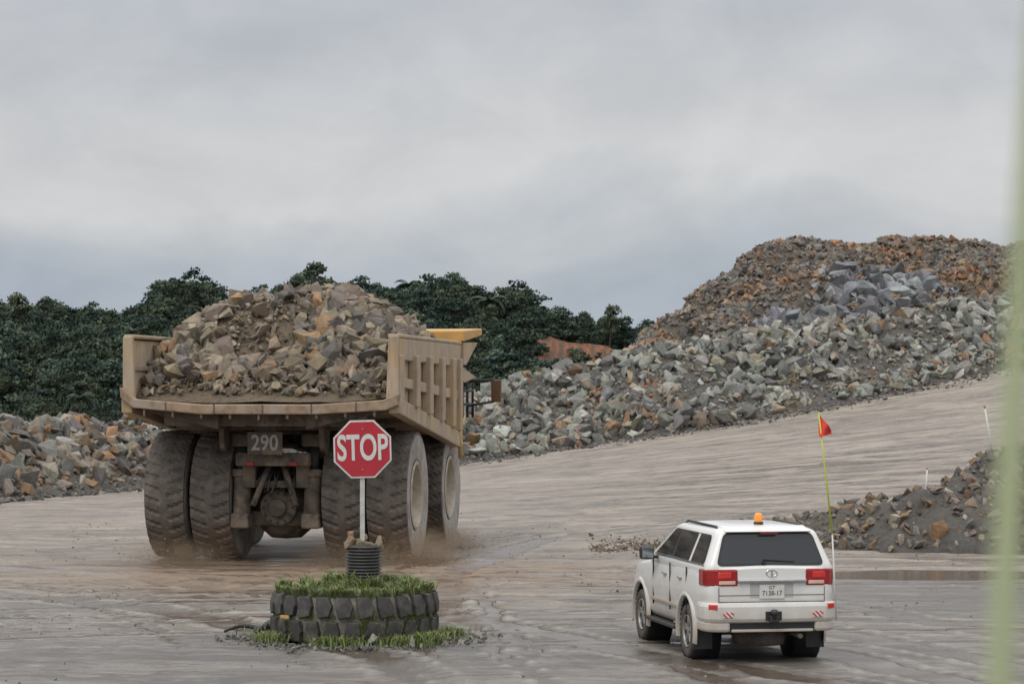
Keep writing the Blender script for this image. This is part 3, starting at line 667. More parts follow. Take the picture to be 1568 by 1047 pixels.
# ---------------------------------------------------------------- SUV
def paint_white():
    m, nt, b = new_mat('white_car_paint')
    tc = N(nt, 'ShaderNodeTexCoord').outputs['Object']; sep = N(nt, 'ShaderNodeSeparateXYZ'); nt.links.new(tc, sep.inputs[0])
    f = noise(nt, tc, 3, 8, .7)
    k = ramp(nt, math_n(nt, 'ADD', sep.outputs[2], math_n(nt, 'MULTIPLY', f, -.7)), -.02, .75, .9, 0.06)
    c = mixc(nt, k, (.73, .725, .70), (.34, .28, .215)); nt.links.new(c, b.inputs['Base Color'])
    nt.links.new(ramp(nt, k, 0, .8, .24, .7), b.inputs['Roughness']); b.inputs['Coat Weight'].default_value = .4
    return m
M_PAINT = paint_white()
def glass_mat():
    m, nt, b = new_mat('tinted_glass'); b.inputs['Base Color'].default_value = (.018, .022, .026, 1); b.inputs['Roughness'].default_value = .04
    b.inputs['Specular IOR Level'].default_value = .6; return m
M_GLASS = glass_mat()
M_TRIM = simple('black_trim', (.02, .02, .021), (.03, .03, .03), .45)
M_CHROME = simple('chrome', (.62, .62, .63), (.5, .5, .5), .18, metal=1.)
M_RED = simple('red_lens', (.36, .012, .014), (.24, .008, .01), .15, coat=.6, scale=10)
M_RED2 = simple('bright_red_lens', (.58, .03, .025), (.45, .02, .015), .15, coat=.6, emis=.1)
M_CLEAR = simple('clear_lens', (.72, .5, .42), (.6, .35, .28), .15, coat=.6)
M_RUB = simple('car_tyre_rubber', (.045, .04, .037), (.10, .086, .072), .85, scale=6, bmp=.01)
M_ALLOY = simple('alloy_rim', (.36, .34, .32), (.24, .22, .2), .4, metal=.5)
S = empty('white_suv', (3.50, 37.7, 0), rad(10.5))
ST = [-1.13, -1.12, -1.10, -1.06, -1.0, -.90, -.6, 0, 1, 2, 2.6, 3.1, 3.45, 3.62, 3.72, 3.77]
Wd = [.80, .84, .875, .91, .935, .96, .982, .988, .975, .98, .982, .965, .93, .87, .78, .66]
Zb = [.52, .51, .50, .48, .46, .45, .43, .42, .42, .42, .42, .43, .44, .47, .5, .54]
Zt = [1.33, 1.345, 1.36, 1.375, 1.38, 1.385, 1.385, 1.375, 1.36, 1.33, 1.27, 1.22, 1.17, 1.12, 1.04, .94]
ysn = np.concatenate([[-1.13, -1.12, -1.10, -1.08, -1.06, -1.03, -1.0, -.95, -.90], np.linspace(-.8, 3.4, 44), [3.45, 3.54, 3.62, 3.68, 3.72, 3.75, 3.77]])
V = []; ring = None
for y in ysn:
    w = np.interp(y, ST, Wd); zb = np.interp(y, ST, Zb); zt = np.interp(y, ST, Zt); h = zt - zb
    half = [(0, zb), (w * .8, zb), (w * .92, zb + .03), (w * .96, zb + .10), (w * .975, zb + .22 * h), (w * .985, zb + .40 * h), (w * 1.003, zb + .56 * h), (w * 1.003, zb + .64 * h), (w * .990, zb + .72 * h), (w * .976, zb + .82 * h), (w * .958, zb + .92 * h), (w * .925, zb + .98 * h), (w * .86, zt), (w * .6, zt + .025), (w * .3, zt + .035), (0, zt + .04)]
    full = half + [(-x, z) for x, z in half[1:-1][::-1]]
    ring = len(full); V += [(x, y, z) for x, z in full]
F = []
for i in range(len(ysn) - 1):
    for j in range(ring):
        k = (j + 1) % ring; F.append((i * ring + j, i * ring + k, (i + 1) * ring + k, (i + 1) * ring + j))
F.append(tuple(range(ring))); F.append(tuple(range((len(ysn) - 1) * ring, len(ysn) * ring))[::-1])
body = mk('body', V, F, M_PAINT, S, smooth=True)
body.data.polygons[-1].use_smooth = False; body.data.polygons[-2].use_smooth = False
WB = 2.85; RR = .395
cutters = []
for i, (sx, yy) in enumerate(((-1, 0), (1, 0), (-1, WB), (1, WB))):
    c = cyl('cut', (sx * .55, yy, RR + .03), (sx * 1.2, yy, RR + .03), .485, M_TRIM, S, 40)
    md = body.modifiers.new('arch%d' % i, 'BOOLEAN'); md.object = c; md.operation = 'DIFFERENCE'; md.solver = 'EXACT'; cutters.append(c)
bpy.context.view_layer.update()
dg = bpy.context.evaluated_depsgraph_get(); me2 = bpy.data.meshes.new_from_object(body.evaluated_get(dg))
body.modifiers.clear(); body.data = me2
for c in cutters: bpy.data.objects.remove(c)
for i, (sx, yy) in enumerate(((-1, 0), (1, 0), (-1, WB), (1, WB))):
    lathe('arch_liner_%d' % i, [(.0, sx * .56), (.478, sx * .56), (.478, sx * .945)], 'x', (0, yy, RR + .03), M_TRIM, S, 40)
    vv = []; ff = []; na = 22
    for q in range(na + 1):
        a = rad(-18 + 216 * q / na)
        for r_, xx in ((.478, .93), (.478, .988), (.50, 1.0), (.545, .992), (.575, .95)):
            vv.append((sx * xx, yy + r_ * math.cos(a), RR + .03 + r_ * math.sin(a)))
    for q in range(na):
        for j in range(4): ff.append((q * 5 + j, q * 5 + j + 1, q * 5 + 6 + j, q * 5 + 5 + j))
    mk('arch_flare_%d' % i, vv, ff, M_PAINT, S, True)
    c = (sx * .825, yy, RR); W_ = .285; e = sx * W_
    lathe('tyre_%d' % i, [(.235, -e * .42), (.27, -e * .5), (.34, -e * .52), (.38, -e * .47), (.393, -e * .36), (.395, -e * .1), (.382, -e * .09), (.382, -e * .05), (.395, -e * .04), (.395, e * .04), (.382, e * .05), (.382, e * .09), (.395, e * .1), (.393, e * .36), (.38, e * .47), (.34, e * .52), (.27, e * .5), (.235, e * .42)], 'x', c, M_RUB, S, 56)
    lathe('rim_%d' % i, [(.24, e * .46), (.225, e * .44), (.215, e * .2), (.20, e * .05), (.0, e * .02)], 'x', c, M_TRIM, S, 36)
    lathe('rim_edge_%d' % i, [(.245, e * .43), (.242, e * .49), (.222, e * .48), (.218, e * .38)], 'x', c, M_ALLOY, S, 36)
    for q in range(5):
        a0 = q * 2 * math.pi / 5 + .3
        for dq in (-.16, .16):
            a = a0 + dq; x1 = c[0] + e * .36
            box('spoke_%d_%d' % (i, q), (x1, c[1] + .135 * math.cos(a), c[2] + .135 * math.sin(a)), (.03, .19, .032), M_ALLOY, S, .006, (a, 0, 0))
    cyl('hub_%d' % i, (c[0] + e * .1, yy, RR), (c[0] + e * .42, yy, RR), .055, M_ALLOY, S, 16, bevel=.008)
def hw(z): return .925 - (z - 1.42) * .40
def yr(z): return -1.065 + (z - 1.42) * .34
def yf(z): return 2.25 - (z - 1.42) * 1.85
lev = [(1.28, .94, -1.08, 2.42, .12)] + [(z, hw(z), yr(z), yf(z), .12) for z in np.linspace(1.36, 1.85, 8)] + [(1.875, .742, -.905, 1.40, .14), (1.90, .715, -.875, 1.33, .17), (1.922, .675, -.83, 1.23, .2), (1.942, .61, -.75, 1.08, .23), (1.958, .48, -.60, .88, .25), (1.968, .25, -.3, .5, .2)]
V = []
for z, w, a, b_, cr in lev:
    pts = []
    for cx, cy, a0 in ((w - cr, b_ - cr, 0), (-w + cr, b_ - cr, 90), (-w + cr, a + cr, 180), (w - cr, a + cr, 270)):
        for q in range(6):
            t = rad(a0 + q * 18); pts.append((cx + cr * math.cos(t), cy + cr * math.sin(t), z))
    V += pts
n = 24; F = []
for i in range(len(lev) - 1):
    for j in range(n): F.append((i * n + j, i * n + (j + 1) % n, (i + 1) * n + (j + 1) % n, (i + 1) * n + j))
F.append(tuple(range((len(lev) - 1) * n, len(lev) * n)))
mk('greenhouse', V, F, M_PAINT, S, True)
def rpoly(pts, r=.05, k=4):
    out = []; n = len(pts)
    for i in range(n):
        p = Vector(pts[i]); a = Vector(pts[i - 1]); b_ = Vector(pts[(i + 1) % n])
        d1 = (a - p).normalized() * r; d2 = (b_ - p).normalized() * r
        for q in range(k + 1):
            t = q / k; out.append(((p + d1) * (1 - t) ** 2 + p * 2 * t * (1 - t) + (p + d2) * t * t))
    return out
def panel(name, pts, f, mat, r=.05):
    p = rpoly(pts, r); v = [f(a[0], a[1]) for a in p]; return mk(name, v, [tuple(range(len(v)))], mat, S)
M_MG = simple('mirror_glass', (.35, .37, .38), None, .08, .9)
for sx in (-1, 1):
    fo = lambda off: (lambda y, z: (sx * (hw(z) + off), y, z))
    panel('side_glass_surround_%d' % (sx + 1), [(2.02, 1.415), (-.88, 1.415), (-.74, 1.83), (1.33, 1.83)], fo(.005), M_TRIM, .08)
    panel('front_door_glass_%d' % (sx + 1), [(1.9, 1.435), (1.02, 1.435), (1.02, 1.81), (1.30, 1.81)], fo(.009), M_GLASS, .04)
    panel('rear_door_glass_%d' % (sx + 1), [(.93, 1.435), (.0, 1.435), (-.02, 1.81), (.93, 1.81)], fo(.009), M_GLASS, .04)
    panel('quarter_glass_%d' % (sx + 1), [(-.13, 1.435), (-.83, 1.435), (-.70, 1.81), (-.15, 1.81)], fo(.009), M_GLASS, .07)
    panel('c_pillar_%d' % (sx + 1), [(-.01, 1.42), (-.12, 1.42), (-.14, 1.82), (-.03, 1.82)], fo(.0075), M_PAINT, .01)
    box('belt_moulding_%d' % (sx + 1), (sx * .934, .55, 1.405), (.02, 2.9, .022), M_CHROME, S, .004)
    box('mirror_stalk_%d' % (sx + 1), (sx * 1.0, 1.82, 1.36), (.2, .08, .05), M_TRIM, S, .015)
    box('mirror_%d' % (sx + 1), (sx * 1.13, 1.80, 1.43), (.22, .13, .21), M_TRIM, S, .045)
    box('mirror_glass_%d' % (sx + 1), (sx * 1.13, 1.728, 1.43), (.17, .01, .16), M_MG, S, .004)
    prism('roof_rail_%d' % (sx + 1), [(-.72, 1.90), (-.6, 1.955), (1.0, 1.965), (1.2, 1.91), (1.0, 1.935), (-.55, 1.925)], 'x', sx * .655, sx * .685, M_TRIM, S, .004)
    box('running_board_%d' % (sx + 1), (sx * .95, 1.42, .40), (.16, 1.75, .06), M_TRIM, S, .02)
    for yy in (.35, 1.30):
        box('door_handle_%d_%d' % (sx + 1, int(yy * 100)), (sx * .985, yy, 1.15), (.035, .2, .035), M_PAINT, S, .012)
    for yy in (-.02, .97, 2.02):
        box('door_gap_%d_%d' % (sx + 1, int(yy * 100)), (sx * .9695, yy, .98), (.022, .007, .70), M_TRIM, S, 0)
    box('side_moulding_%d' % (sx + 1), (sx * .974, 1.3, .72), (.03, 1.7, .055), M_PAINT, S, .012)
    prism('tail_lamp_%d' % (sx + 1), [(sx * .50, -1.10), (sx * .50, -1.145), (sx * .76, -1.143), (sx * .86, -1.115), (sx * .93, -1.05), (sx * .965, -.95), (sx * .985, -.76), (sx * .93, -.76), (sx * .86, -1.0)], 'z', 1.12, 1.36, M_RED, S, .025)
    prism('tail_lamp_glow_%d' % (sx + 1), [(sx * .60, -1.12), (sx * .60, -1.153), (sx * .76, -1.151), (sx * .82, -1.12)], 'z', 1.23, 1.32, M_RED2, S, .01)
    prism('tail_lamp_clear_%d' % (sx + 1), [(sx * .54, -1.12), (sx * .54, -1.155), (sx * .76, -1.152), (sx * .80, -1.12)], 'z', 1.145, 1.195, M_CLEAR, S, .006)
    box('reflector_%d' % (sx + 1), (sx * .87, -1.155, .83), (.13, .03, .07), M_RED2, S, .006, (0, 0, sx * rad(32)))
    box('mud_flap_%d' % (sx + 1), (sx * .84, -.47, .34), (.28, .02, .34), M_TRIM, S, .005)
rf = lambda off: (lambda x, z: (x, yr(z) - off, z))
panel('rear_window_surround', [(-.80, 1.40), (.80, 1.40), (.655, 1.87), (-.655, 1.87)], rf(.004), M_TRIM, .09)
panel('rear_window', [(-.765, 1.43), (.765, 1.43), (.63, 1.845), (-.63, 1.845)], rf(.008), M_GLASS, .08)
panel('windshield', [(-.76, 1.44), (.76, 1.44), (.64, 1.84), (-.64, 1.84)], lambda x, z: (x, yf(z) + .006, z), M_GLASS, .05)
prism('roof_spoiler', [(-.60, 1.87), (-.97, 1.875), (-1.0, 1.888), (-.60, 1.955)], 'x', -.63, .63, M_PAINT, S, .025)
box('high_brake_lamp', (0, -1.00, 1.866), (.26, .02, .018), M_RED, S, .004)
bp = [(-.985, -.62), (-1.0, -.90), (-.97, -1.06), (-.90, -1.15), (-.78, -1.20), (-.4, -1.225), (.4, -1.225), (.78, -1.20), (.90, -1.15), (.97, -1.06), (1.0, -.90), (.985, -.62)]
prism('rear_bumper', bp, 'z', .60, .89, M_PAINT, S, .06)
for sx in (-1, 1): prism('bumper_corner_%d' % (sx + 1), [(sx * .975, -.60), (sx * .985, -.90), (sx * .95, -1.05), (sx * .88, -1.13), (sx * .76, -1.175), (sx * .62, -1.185), (sx * .66, -.62)], 'z', .47, .63, M_PAINT, S, .04)
prism('rear_valance', [(-.62, -.6), (-.62, -1.15), (.62, -1.15), (.62, -.6)], 'z', .50, .615, M_TRIM, S, .01)
prism('bumper_lower_lip', [(-.6, -1.0), (-.6, -1.175), (.6, -1.175), (.6, -1.0)], 'z', .47, .51, M_PAINT, S, .01)
box('bumper_gap', (0, -1.14, .895), (1.55, .02, .010), M_TRIM, S, 0)
box('hitch_recess', (0, -1.226, .70), (.24, .012, .13), M_TRIM, S, .004)
cyl('tow_ball', (0, -1.26, .66), (0, -1.26, .74), .035, M_TRIM, S, 12); box('tow_bar', (0, -1.2, .66), (.14, .16, .10), M_TRIM, S, .015)
lathe('tow_cap', [(0, .05), (.045, .04), (.055, 0), (.045, -.04), (0, -.05)], 'z', (0, -1.27, .75), M_TRIM, S, 12)
def stripe():
    m, nt, b = new_mat('red_white_stripes'); tc = N(nt, 'ShaderNodeTexCoord').outputs['Object']
    wv = N(nt, 'ShaderNodeTexWave', wave_type='BANDS', bands_direction='DIAGONAL'); nt.links.new(tc, wv.inputs[0]); wv.inputs['Scale'].default_value = 9
    nt.links.new(mixc(nt, ramp(nt, wv.outputs['Fac'], .48, .52), (.5, .04, .03), (.6, .58, .55)), b.inputs['Base Color']); return m
M_STR = stripe()
for sx in (-1, 1): box('hazard_stripe_%d' % (sx + 1), (sx * .66, -1.214, .72), (.15, .012, .08), M_STR, S, .002, (0, 0, sx * rad(4)))
box('tailgate_split', (0, -1.1305, .99), (1.56, .012, .007), M_TRIM, S, 0)
for sx in (-1, 1): box('tailgate_gap_%d' % (sx + 1), (sx * .78, -1.1305, 1.0), (.007, .012, .22), M_TRIM, S, 0)
box('tailgate_garnish', (0, -1.15, 1.19), (1.02, .05, .045), M_CHROME, S, .012)
box('plate_recess', (0, -1.128, 1.055), (.64, .012, .20), simple('recess_shadow', (.45, .45, .44), None, .4), S, .004)
box('licence_plate', (0, -1.142, 1.04), (.37, .012, .20), M_WHT, S, .004)
text('plate_text_top', 'GT', (0, -1.15, 1.095), .05, .09, M_BLACK, S, .001)
text('plate_text', '7138-17', (0, -1.15, 1.015), .07, .29, M_BLACK, S, .001)
em = lathe('emblem_ring', [(.060, .0), (.064, .014), (.078, .014), (.082, .0)], 'z', (0, 0, 0), M_CHROME, S, 28); em.rotation_euler = (rad(90), 0, 0)
em.location = (0, -1.125, 1.30); em.scale = (1.1, .75, 1)
box('emblem_bar', (0, -1.137, 1.30), (.02, .012, .10), M_CHROME, S, .003)
box('wiper_arm', (.12, -1.07, 1.475), (.46, .015, .016), M_TRIM, S, .003, (0, rad(4), 0)); cyl('wiper_pivot', (-.1, -1.09, 1.45), (-.1, -1.04, 1.45), .03, M_TRIM, S, 10)
box('underbody', (0, 1.3, .48), (1.3, 4.2, .12), M_TRIM, S, .02)
lathe('spare_wheel', [(.0, -.1), (.2, -.1), (.36, -.12), (.38, 0), (.36, .12), (0, .1)], 'z', (-.05, -.62, .37), M_RUB, S, 28)
cyl('rear_axle_tube', (-.7, 0, .38), (.7, 0, .38), .055, M_TRIM, S, 12); cyl('exhaust', (.42, -1.15, .40), (.42, -.3, .42), .035, M_UNDER, S, 12)
cyl('beacon_base', (0, -.45, 1.93), (0, -.45, 2.0), .07, M_TRIM, S, 18, bevel=.006)
lathe('beacon_lens', [(.058, 0), (.06, .03), (.056, .1), (.04, .125), (0, .13)], 'z', (0, -.45, 2.0), simple('amber_lens', (.8, .26, .02), (.7, .2, .02), .2, coat=.5, emis=.35), S, 20)
M_POLE = simple('fluorescent_pole', (.50, .60, .05), (.42, .48, .05), .5)
cyl('flag_pole_lower', (.935, -1.2, .62), (.88, -1.2, 1.85), .012, M_WHT, S, 8)
cyl('flag_pole', (.88, -1.2, 1.85), (.68, -1.2, 3.60), .014, M_POLE, S, 8, .010)
vv = []; ff = []
for i in range(9):
    t = i / 8
    for j in range(5):
        u = j / 4; vv.append((.69 + .19 * t, -1.2 + .04 * math.sin(t * 7 + u * 3), 3.58 - .26 * t - u * (.34 - .30 * t)))
for i in range(8):
    for j in range(4): ff.append((i * 5 + j, i * 5 + j + 1, i * 5 + 6 + j, i * 5 + 5 + j))
mk('safety_flag', vv, ff, simple('flag_red', (.72, .05, .035), (.6, .04, .03), .7), S, True)

# ---------------------------------------------------------------- planter with stop sign
PX, PY = -2.48, 40.45
PL = empty('tyre_planter', (PX, PY, 0))
M_CARC = simple('tyre_groove_dust', (.25, .232, .19), (.12, .11, .095), .9, scale=6, bmp=.02, c3=(.11, .125, .065), s3=3)
M_LUG = simple('old_tyre_lug', (.034, .033, .032), (.06, .057, .052), .7, scale=7, bmp=.01, c3=(.10, .092, .08), s3=3)
RO = 1.33; TH = .78
lathe('carcass', [(.75, .04), (1.15, .0), (1.22, .06), (1.25, .2), (1.25, .58), (1.22, .72), (1.15, .77), (.75, .72)], 'z', (0, 0, 0), M_CARC, PL, 96)
NL = 25; V = []; F = []
def lug(poly, a0):
    b = len(V); n = len(poly)
    for rad_, shr in ((1.235, 1.0), (RO - .008, .93), (RO, .88)):
        cu = sum(p[0] for p in poly) / n; cv = sum(p[1] for p in poly) / n
        for u, v in poly:
            uu = cu + (u - cu) * shr; v2 = cv + (v - cv) * shr
            edge = .0 if .12 < v2 < TH - .12 else -.045 * (abs(v2 - TH / 2) - .25) / .12
            a = a0 + uu / RO; r = rad_ + edge
            V.append((r * math.cos(a), r * math.sin(a), v2))
    for L in (0, 1):
        for i in range(n): F.append((b + L * n + i, b + L * n + (i + 1) % n, b + (L + 1) * n + (i + 1) % n, b + (L + 1) * n + i))
    F.append(tuple(b + 2 * n + i for i in range(n)))
st = 2 * math.pi / NL; wl = st * RO
for i in range(NL):
    a = i * st
    def jj(): return R.uniform(-.006, .006)
    lug([(.02, .75), (wl * .70, .75), (wl * .92 + jj(), .60), (wl * .80, .44 + jj()), (wl * .22, .41 + jj()), (wl * .08 + jj(), .58)], a)
    lug([(.02 + wl * .45, .04), (wl * 1.14, .04), (wl * 1.28 + jj(), .20), (wl * 1.16, .37 + jj()), (wl * .62, .38 + jj()), (wl * .48, .20)], a)
mk('tread_lugs', V, F, M_LUG, PL)
xa = np.linspace(-1.25, 1.25, 60); Xp, Yp = np.meshgrid(xa, xa, indexing='ij')
def mound(x, y):
    r = np.hypot(x, y); return .70 + .20 * np.clip(1 - r / 1.25, 0, 1) ** .8 + fbm(x * 3, y * 3, 3, 3) * .07
Zp = mound(Xp, Yp); Fm = grid_faces(60, 60); rr_ = np.hypot(Xp, Yp).ravel(); Fm = Fm[(rr_[Fm] < 1.2).all(1)]
np_mesh('soil', np.stack([Xp.ravel(), Yp.ravel(), Zp.ravel()], 1), Fm, dirt_mat('planter_soil', (.16, .15, .12), (.20, .18, .14), (.10, .09, .075)), PL, True)
def grass(name, pts, hmin, hmax, mat, parent, rr=R, w=.006):
    n = len(pts); a = rr.uniform(0, 6.28, n); H = rr.uniform(hmin, hmax, n); le = rr.uniform(.2, 1.3, n) * H; ww = rr.uniform(.6, 1.5, n) * w
    d = np.stack([np.cos(a), np.sin(a)], 1); pr = np.stack([-d[:, 1], d[:, 0]], 1)
    V = np.zeros((n, 5, 3)); base = pts
    V[:, 0, :2] = base[:, :2] - pr * ww[:, None]; V[:, 1, :2] = base[:, :2] + pr * ww[:, None]; V[:, 0, 2] = V[:, 1, 2] = base[:, 2]
    m = base[:, :2] + d * (le * .3)[:, None]
    V[:, 2, :2] = m + pr * ww[:, None] * .9; V[:, 3, :2] = m - pr * ww[:, None] * .9; V[:, 2, 2] = V[:, 3, 2] = base[:, 2] + H * .62
    V[:, 4, :2] = base[:, :2] + d * le[:, None]; V[:, 4, 2] = base[:, 2] + H * rr.uniform(.6, 1, n)
    o = np.arange(n)[:, None] * 5
    F = np.concatenate([o + np.array([0, 1, 2]), o + np.array([0, 2, 3]), o + np.array([3, 2, 4])])
    c = palette(n, [(.145, .20, .05), (.10, .15, .042), (.21, .245, .08), (.26, .235, .13)], [36, 28, 18, 18], rr)
    return np_mesh(name, V.reshape(-1, 3), F, mat, parent, vcol=np.repeat(c, 5, 0))
def gm():
    m, nt, b = new_mat('grass_blades'); at = N(nt, 'ShaderNodeAttribute', attribute_name='Col').outputs['Color']
    nt.links.new(at, b.inputs['Base Color']); b.inputs['Roughness'].default_value = .7; return m
M_GRASS = gm()
n = 22000; a = R.uniform(0, 6.28, n); r = 1.2 * R.rand(n) ** .5; gx, gy = r * np.cos(a), r * np.sin(a)
dn = fbm(gx * 2.6, gy * 2.6, 83, 3); k = (dn > R.uniform(-.22, .30, n)); gx, gy, dn = gx[k], gy[k], dn[k]
grass('top_grass', np.stack([gx, gy, mound(gx, gy) - .01], 1), .02, .12, M_GRASS, PL)
ci = R.uniform(0, 6.28, 55); cr_ = 1.18 * R.rand(55) ** .4; q = R.randint(0, 55, 4600); hs = R.uniform(.5, 1.5, 55)
gx = cr_[q] * np.cos(ci[q]) + R.normal(size=4600) * .035; gy = cr_[q] * np.sin(ci[q]) + R.normal(size=4600) * .035
grass('top_tufts', np.stack([gx, gy, mound(gx, gy) - .02], 1), .08, .30, M_GRASS, PL)
n = 12000; a = R.uniform(math.pi * .95, math.pi * 2.1, n); r = 1.34 + np.abs(R.normal(size=n)) * .17 + .10 * np.sin(a * 5); dens = .35 + .5 * np.sin(a * 7 + 1) + 1.2 * np.exp(-((a - 5.6) / .45) ** 2)
k = R.rand(n) < dens * .8; gx, gy = (r * np.cos(a))[k], (r * np.sin(a))[k]
grass('base_grass', np.stack([gx, gy, np.zeros(len(gx)) + .0], 1), .04, .24, M_GRASS, PL)
n = 3200; tc_ = R.uniform(0, 6.28, 60)[R.randint(0, 60, n)] + R.normal(size=n) * .03; rt = 1.2
grass('rim_tufts', np.stack([rt * np.cos(tc_), rt * np.sin(tc_), np.full(n, .72)], 1), .06, .22, M_GRASS, PL)
n = 2000; tc_ = R.uniform(math.pi, math.pi * 2, 34)[R.randint(0, 34, n)] + R.normal(size=n) * .02; hz = R.choice([.1, .25, .40, .40], n) + R.normal(size=n) * .02
grass('crack_grass', np.stack([1.27 * np.cos(tc_), 1.27 * np.sin(tc_), hz], 1), .03, .12, M_GRASS, PL)
n = 1700; a = R.uniform(math.pi * .9, math.pi * 2.15, n); r = 1.38 + np.abs(R.normal(size=n)) * .36; s_ = .010 + .06 * R.rand(n) ** 4
rocks('base_stones', np.stack([r * np.cos(a), r * np.sin(a), s_ * .3], 1), s_, palette(n, [(.24, .23, .21), (.15, .15, .145), (.35, .33, .30)], [2, 2, 1]), M_ROCK, PL)
rocks('planter_stone', np.array([[.98, -1.5, .06], [.35, -1.42, .12], [-.55, -1.5, .05]]), np.array([.13, .1, .07]), np.array([[.5, .48, .43]] * 3), M_ROCK, PL)
box('yellow_tag', (-1.02, -.93, .42), (.18, .03, .05), M_YEL, PL, .005, (0, 0, rad(-42)))
pr = []
for i in range(14):
    z = .78 + i * .05; pr += [(.285, z), (.285, z + .02), (.245, z + .03), (.245, z + .045)]
lathe('corrugated_pipe', pr + [(.22, 1.48), (.22, 1.3)], 'z', (.14, 0, 0), simple('black_pipe', (.028, .028, .028), (.06, .056, .05), .5, scale=5), PL, 40)
cyl('pipe_fill', (.14, 0, 1.2), (.14, 0, 1.42), .23, M_DIRT, PL, 20)
rocks('pipe_rocks', np.array([[-.08, -.08, 1.50], [.36, -.03, 1.49], [.12, -.2, 1.46], [.15, .1, 1.53], [-.05, .0, 1.60], [.24, -.2, 1.47]]), np.array([.16, .19, .12, .15, .11, .11]),
      np.array([[.30, .22, .15], [.31, .25, .18], [.24, .19, .13], [.32, .26, .21], [.36, .21, .11], [.22, .18, .13]]), M_ROCK, PL)
SG = empty('stop_sign', (PX + .12, PY - .03, 0), rad(3))
box('sign_post', (.0, .03, 1.95), (.075, .04, 1.6), simple('post_paint', (.58, .57, .54), (.38, .36, .33), .5, scale=6), SG, .006)
M_SRED = simple('sign_red', (.46, .022, .04), (.38, .02, .033), .45, scale=3)
def octo(r): return [(r / math.cos(rad(22.5)) * math.cos(rad(22.5 + 1.5 + 45 * i)), 2.98 + r / math.cos(rad(22.5)) * math.sin(rad(22.5 + 1.5 + 45 * i))) for i in range(8)]
prism('sign_plate', octo(.455), 'y', -.012, .004, M_WHT, SG, .003)
prism('sign_face', octo(.428), 'y', -.017, -.0125, M_SRED, SG, 0)
text('stop_text', 'STOP', (0, -.02, 2.985), .42, .80, M_WHT, SG, .002, off=.022, sz=(90, -1.5, 0))
for z in (2.66, 3.3): cyl('sign_bolt_%d' % int(z * 100), (0, -.025, z), (0, -.015, z), .012, M_CHROME, SG, 8)
DB = empty('rubber_debris', (PX - 1.72, 41.2, 0))
for i in range(10):
    t0 = i / 10; t1 = (i + 1) / 10
    p0 = (-.42 + .8 * t0, .1 * math.sin(t0 * 5), .04 + .06 * abs(math.sin(t0 * 4.5)) + .06 * t0); p1 = (-.42 + .8 * t1, .1 * math.sin(t1 * 5), .04 + .06 * abs(math.sin(t1 * 4.5)) + .06 * t1)
    cyl('strip_%d' % i, p0, p1, .022 + .03 * t0, M_BLACK, DB, 8, .022 + .03 * t1)
rocks('lump', np.array([[.28, 0, .1], [.1, -.05, .05]]), np.array([.15, .10]), np.array([[.03, .03, .03]] * 2), M_BLACK, DB)

# ---------------------------------------------------------------- marker stakes on the small berm
def stake(px, py, z0, z1, lean, tip=None):
    e = empty('marker_stake', (px, py, z0)); L = z1 - z0
    cyl('stick', (0, 0, -.2), (lean, 0, L), .024, M_WHT, e, 8)
    if tip: cyl('painted_tip', (lean * .93, 0, L * .93), (lean * 1.0, 0, L * 1.001), .028, tip, e, 8)
    return e
stake(12.45, 66, 2.1, 3.55, -.28, M_YEL); stake(10.55, 65.4, 1.2, 1.95, .05, M_YEL)

# ---------------------------------------------------------------- tall reed beside the viewpoint (out of focus)
m, nt, b = new_mat('reed_green'); b.inputs['Base Color'].default_value = (.40, .45, .26, 1); b.inputs['Roughness'].default_value = .7
V = []; F = []
zs = np.linspace(0, 4.35, 36)
for z in zs:
    x = float(np.interp(z, [0, 2, 3, 3.75, 3.866, 4.0, 4.35], [.17, .205, .227, .2465, .2535, .2610, .285])); wd = .0072 if z < 3.85 else .0072 - .006 * (z - 3.85) / .5
    for q in range(6):
        a = q * math.pi / 3; V.append((x + wd * math.cos(a), 1.3 + wd * math.sin(a), z))
for i in range(len(zs) - 1):
    for q in range(6): F.append((i * 6 + q, i * 6 + (q + 1) % 6, i * 6 + 6 + (q + 1) % 6, i * 6 + 6 + q))
mk('tall_reed', V, F, m, None, True)

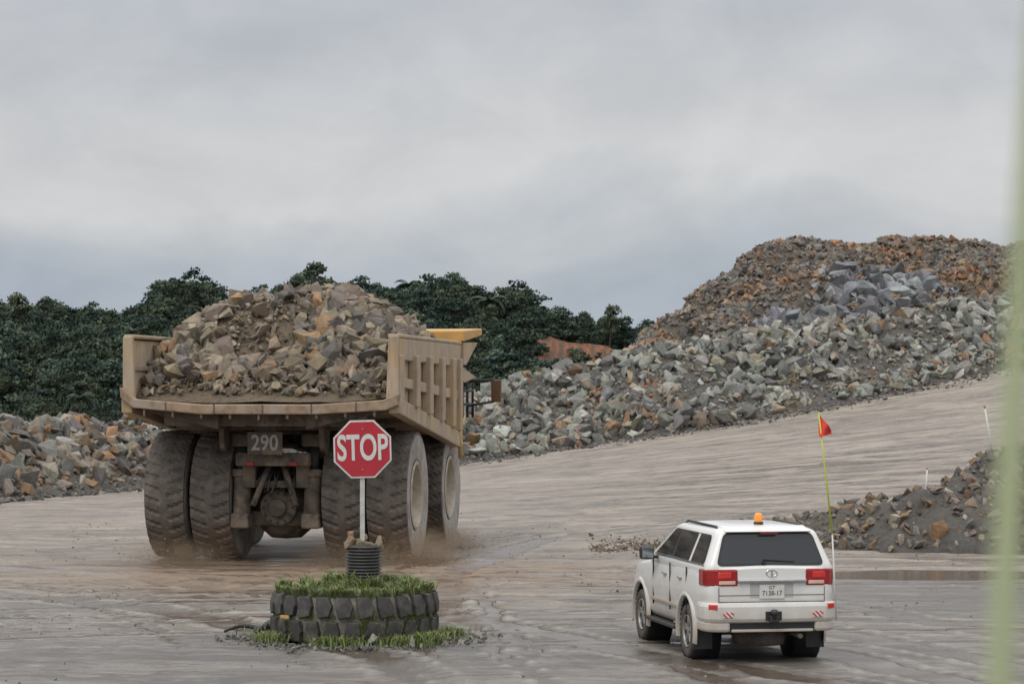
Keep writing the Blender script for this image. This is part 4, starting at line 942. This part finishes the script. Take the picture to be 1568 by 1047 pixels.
# ---------------------------------------------------------------- world, sun, camera
w = bpy.data.worlds.new('World'); scene.world = w; w.use_nodes = True; nt = w.node_tree
bg = nt.nodes['Background']; bg.inputs['Strength'].default_value = .1
sky = nt.nodes.new('ShaderNodeTexSky'); sky.sky_type = 'NISHITA'; sky.sun_disc = False; sky.sun_elevation = rad(52); sky.sun_rotation = rad(215)
gen = N(nt, 'ShaderNodeTexCoord').outputs['Generated']
sep = N(nt, 'ShaderNodeSeparateXYZ'); nt.links.new(gen, sep.inputs[0])
n1 = noise(nt, mapping(nt, gen, (1, 1, 1.7), loc=(.35, 0, .2)), 7.5, 6, .5, .5)
n2 = noise(nt, mapping(nt, gen, (1, 1, 1.6), loc=(2.1, 0, 1.2)), 16, 7, .58, .4)
zz = math_n(nt, 'ADD', sep.outputs[2], math_n(nt, 'MULTIPLY', math_n(nt, 'SUBTRACT', n1, .5), .09))
cr = nt.nodes.new('ShaderNodeValToRGB'); nt.links.new(zz, cr.inputs[0]); e = cr.color_ramp.elements
e[0].position = 0; e[0].color = (.42, .47, .54, 1); e[1].position = 1; e[1].color = (1.72, 1.73, 1.75, 1)
for p, c in ((.035, (.42, .465, .53, 1)), (.056, (.51, .54, .575, 1)), (.078, (.65, .652, .657, 1)), (.105, (.61, .615, .625, 1)), (.14, (.52, .54, .57, 1)), (.2, (.58, .60, .63, 1)), (.5, (1.13, 1.14, 1.16, 1))):
    q = e.new(p); q.color = c
cl = mixc(nt, 1., cr.outputs[0], mixc(nt, ramp(nt, n2, .3, .7), (8.9, 9.0, 9.15), (10.6, 10.55, 10.5)), 'MULTIPLY')
fin = mixc(nt, .95, sky.outputs[0], cl); nt.links.new(fin, bg.inputs['Color'])
sun = bpy.data.lights.new('sun', 'SUN'); sun.energy = 1.1; sun.angle = rad(25); sun.color = (1, .96, .9)
so = bpy.data.objects.new('sun', sun); COL.objects.link(so); so.rotation_euler = (rad(38), 0, rad(-35))
cam = bpy.data.cameras.new('camera'); co = bpy.data.objects.new('camera', cam); COL.objects.link(co)
co.location = (0, 0, 3.9); co.rotation_euler = (rad(90 + 1.09), 0, 0); cam.lens = 90; cam.sensor_width = 36; cam.clip_end = 6000; cam.clip_start = .1
cam.dof.use_dof = True; cam.dof.focus_distance = 46; cam.dof.aperture_fstop = 5.6
scene.camera = co
scene.view_settings.view_transform = 'Standard'; scene.view_settings.look = 'None'
print('trees', cnt, 'ground', len(xs), len(ys))
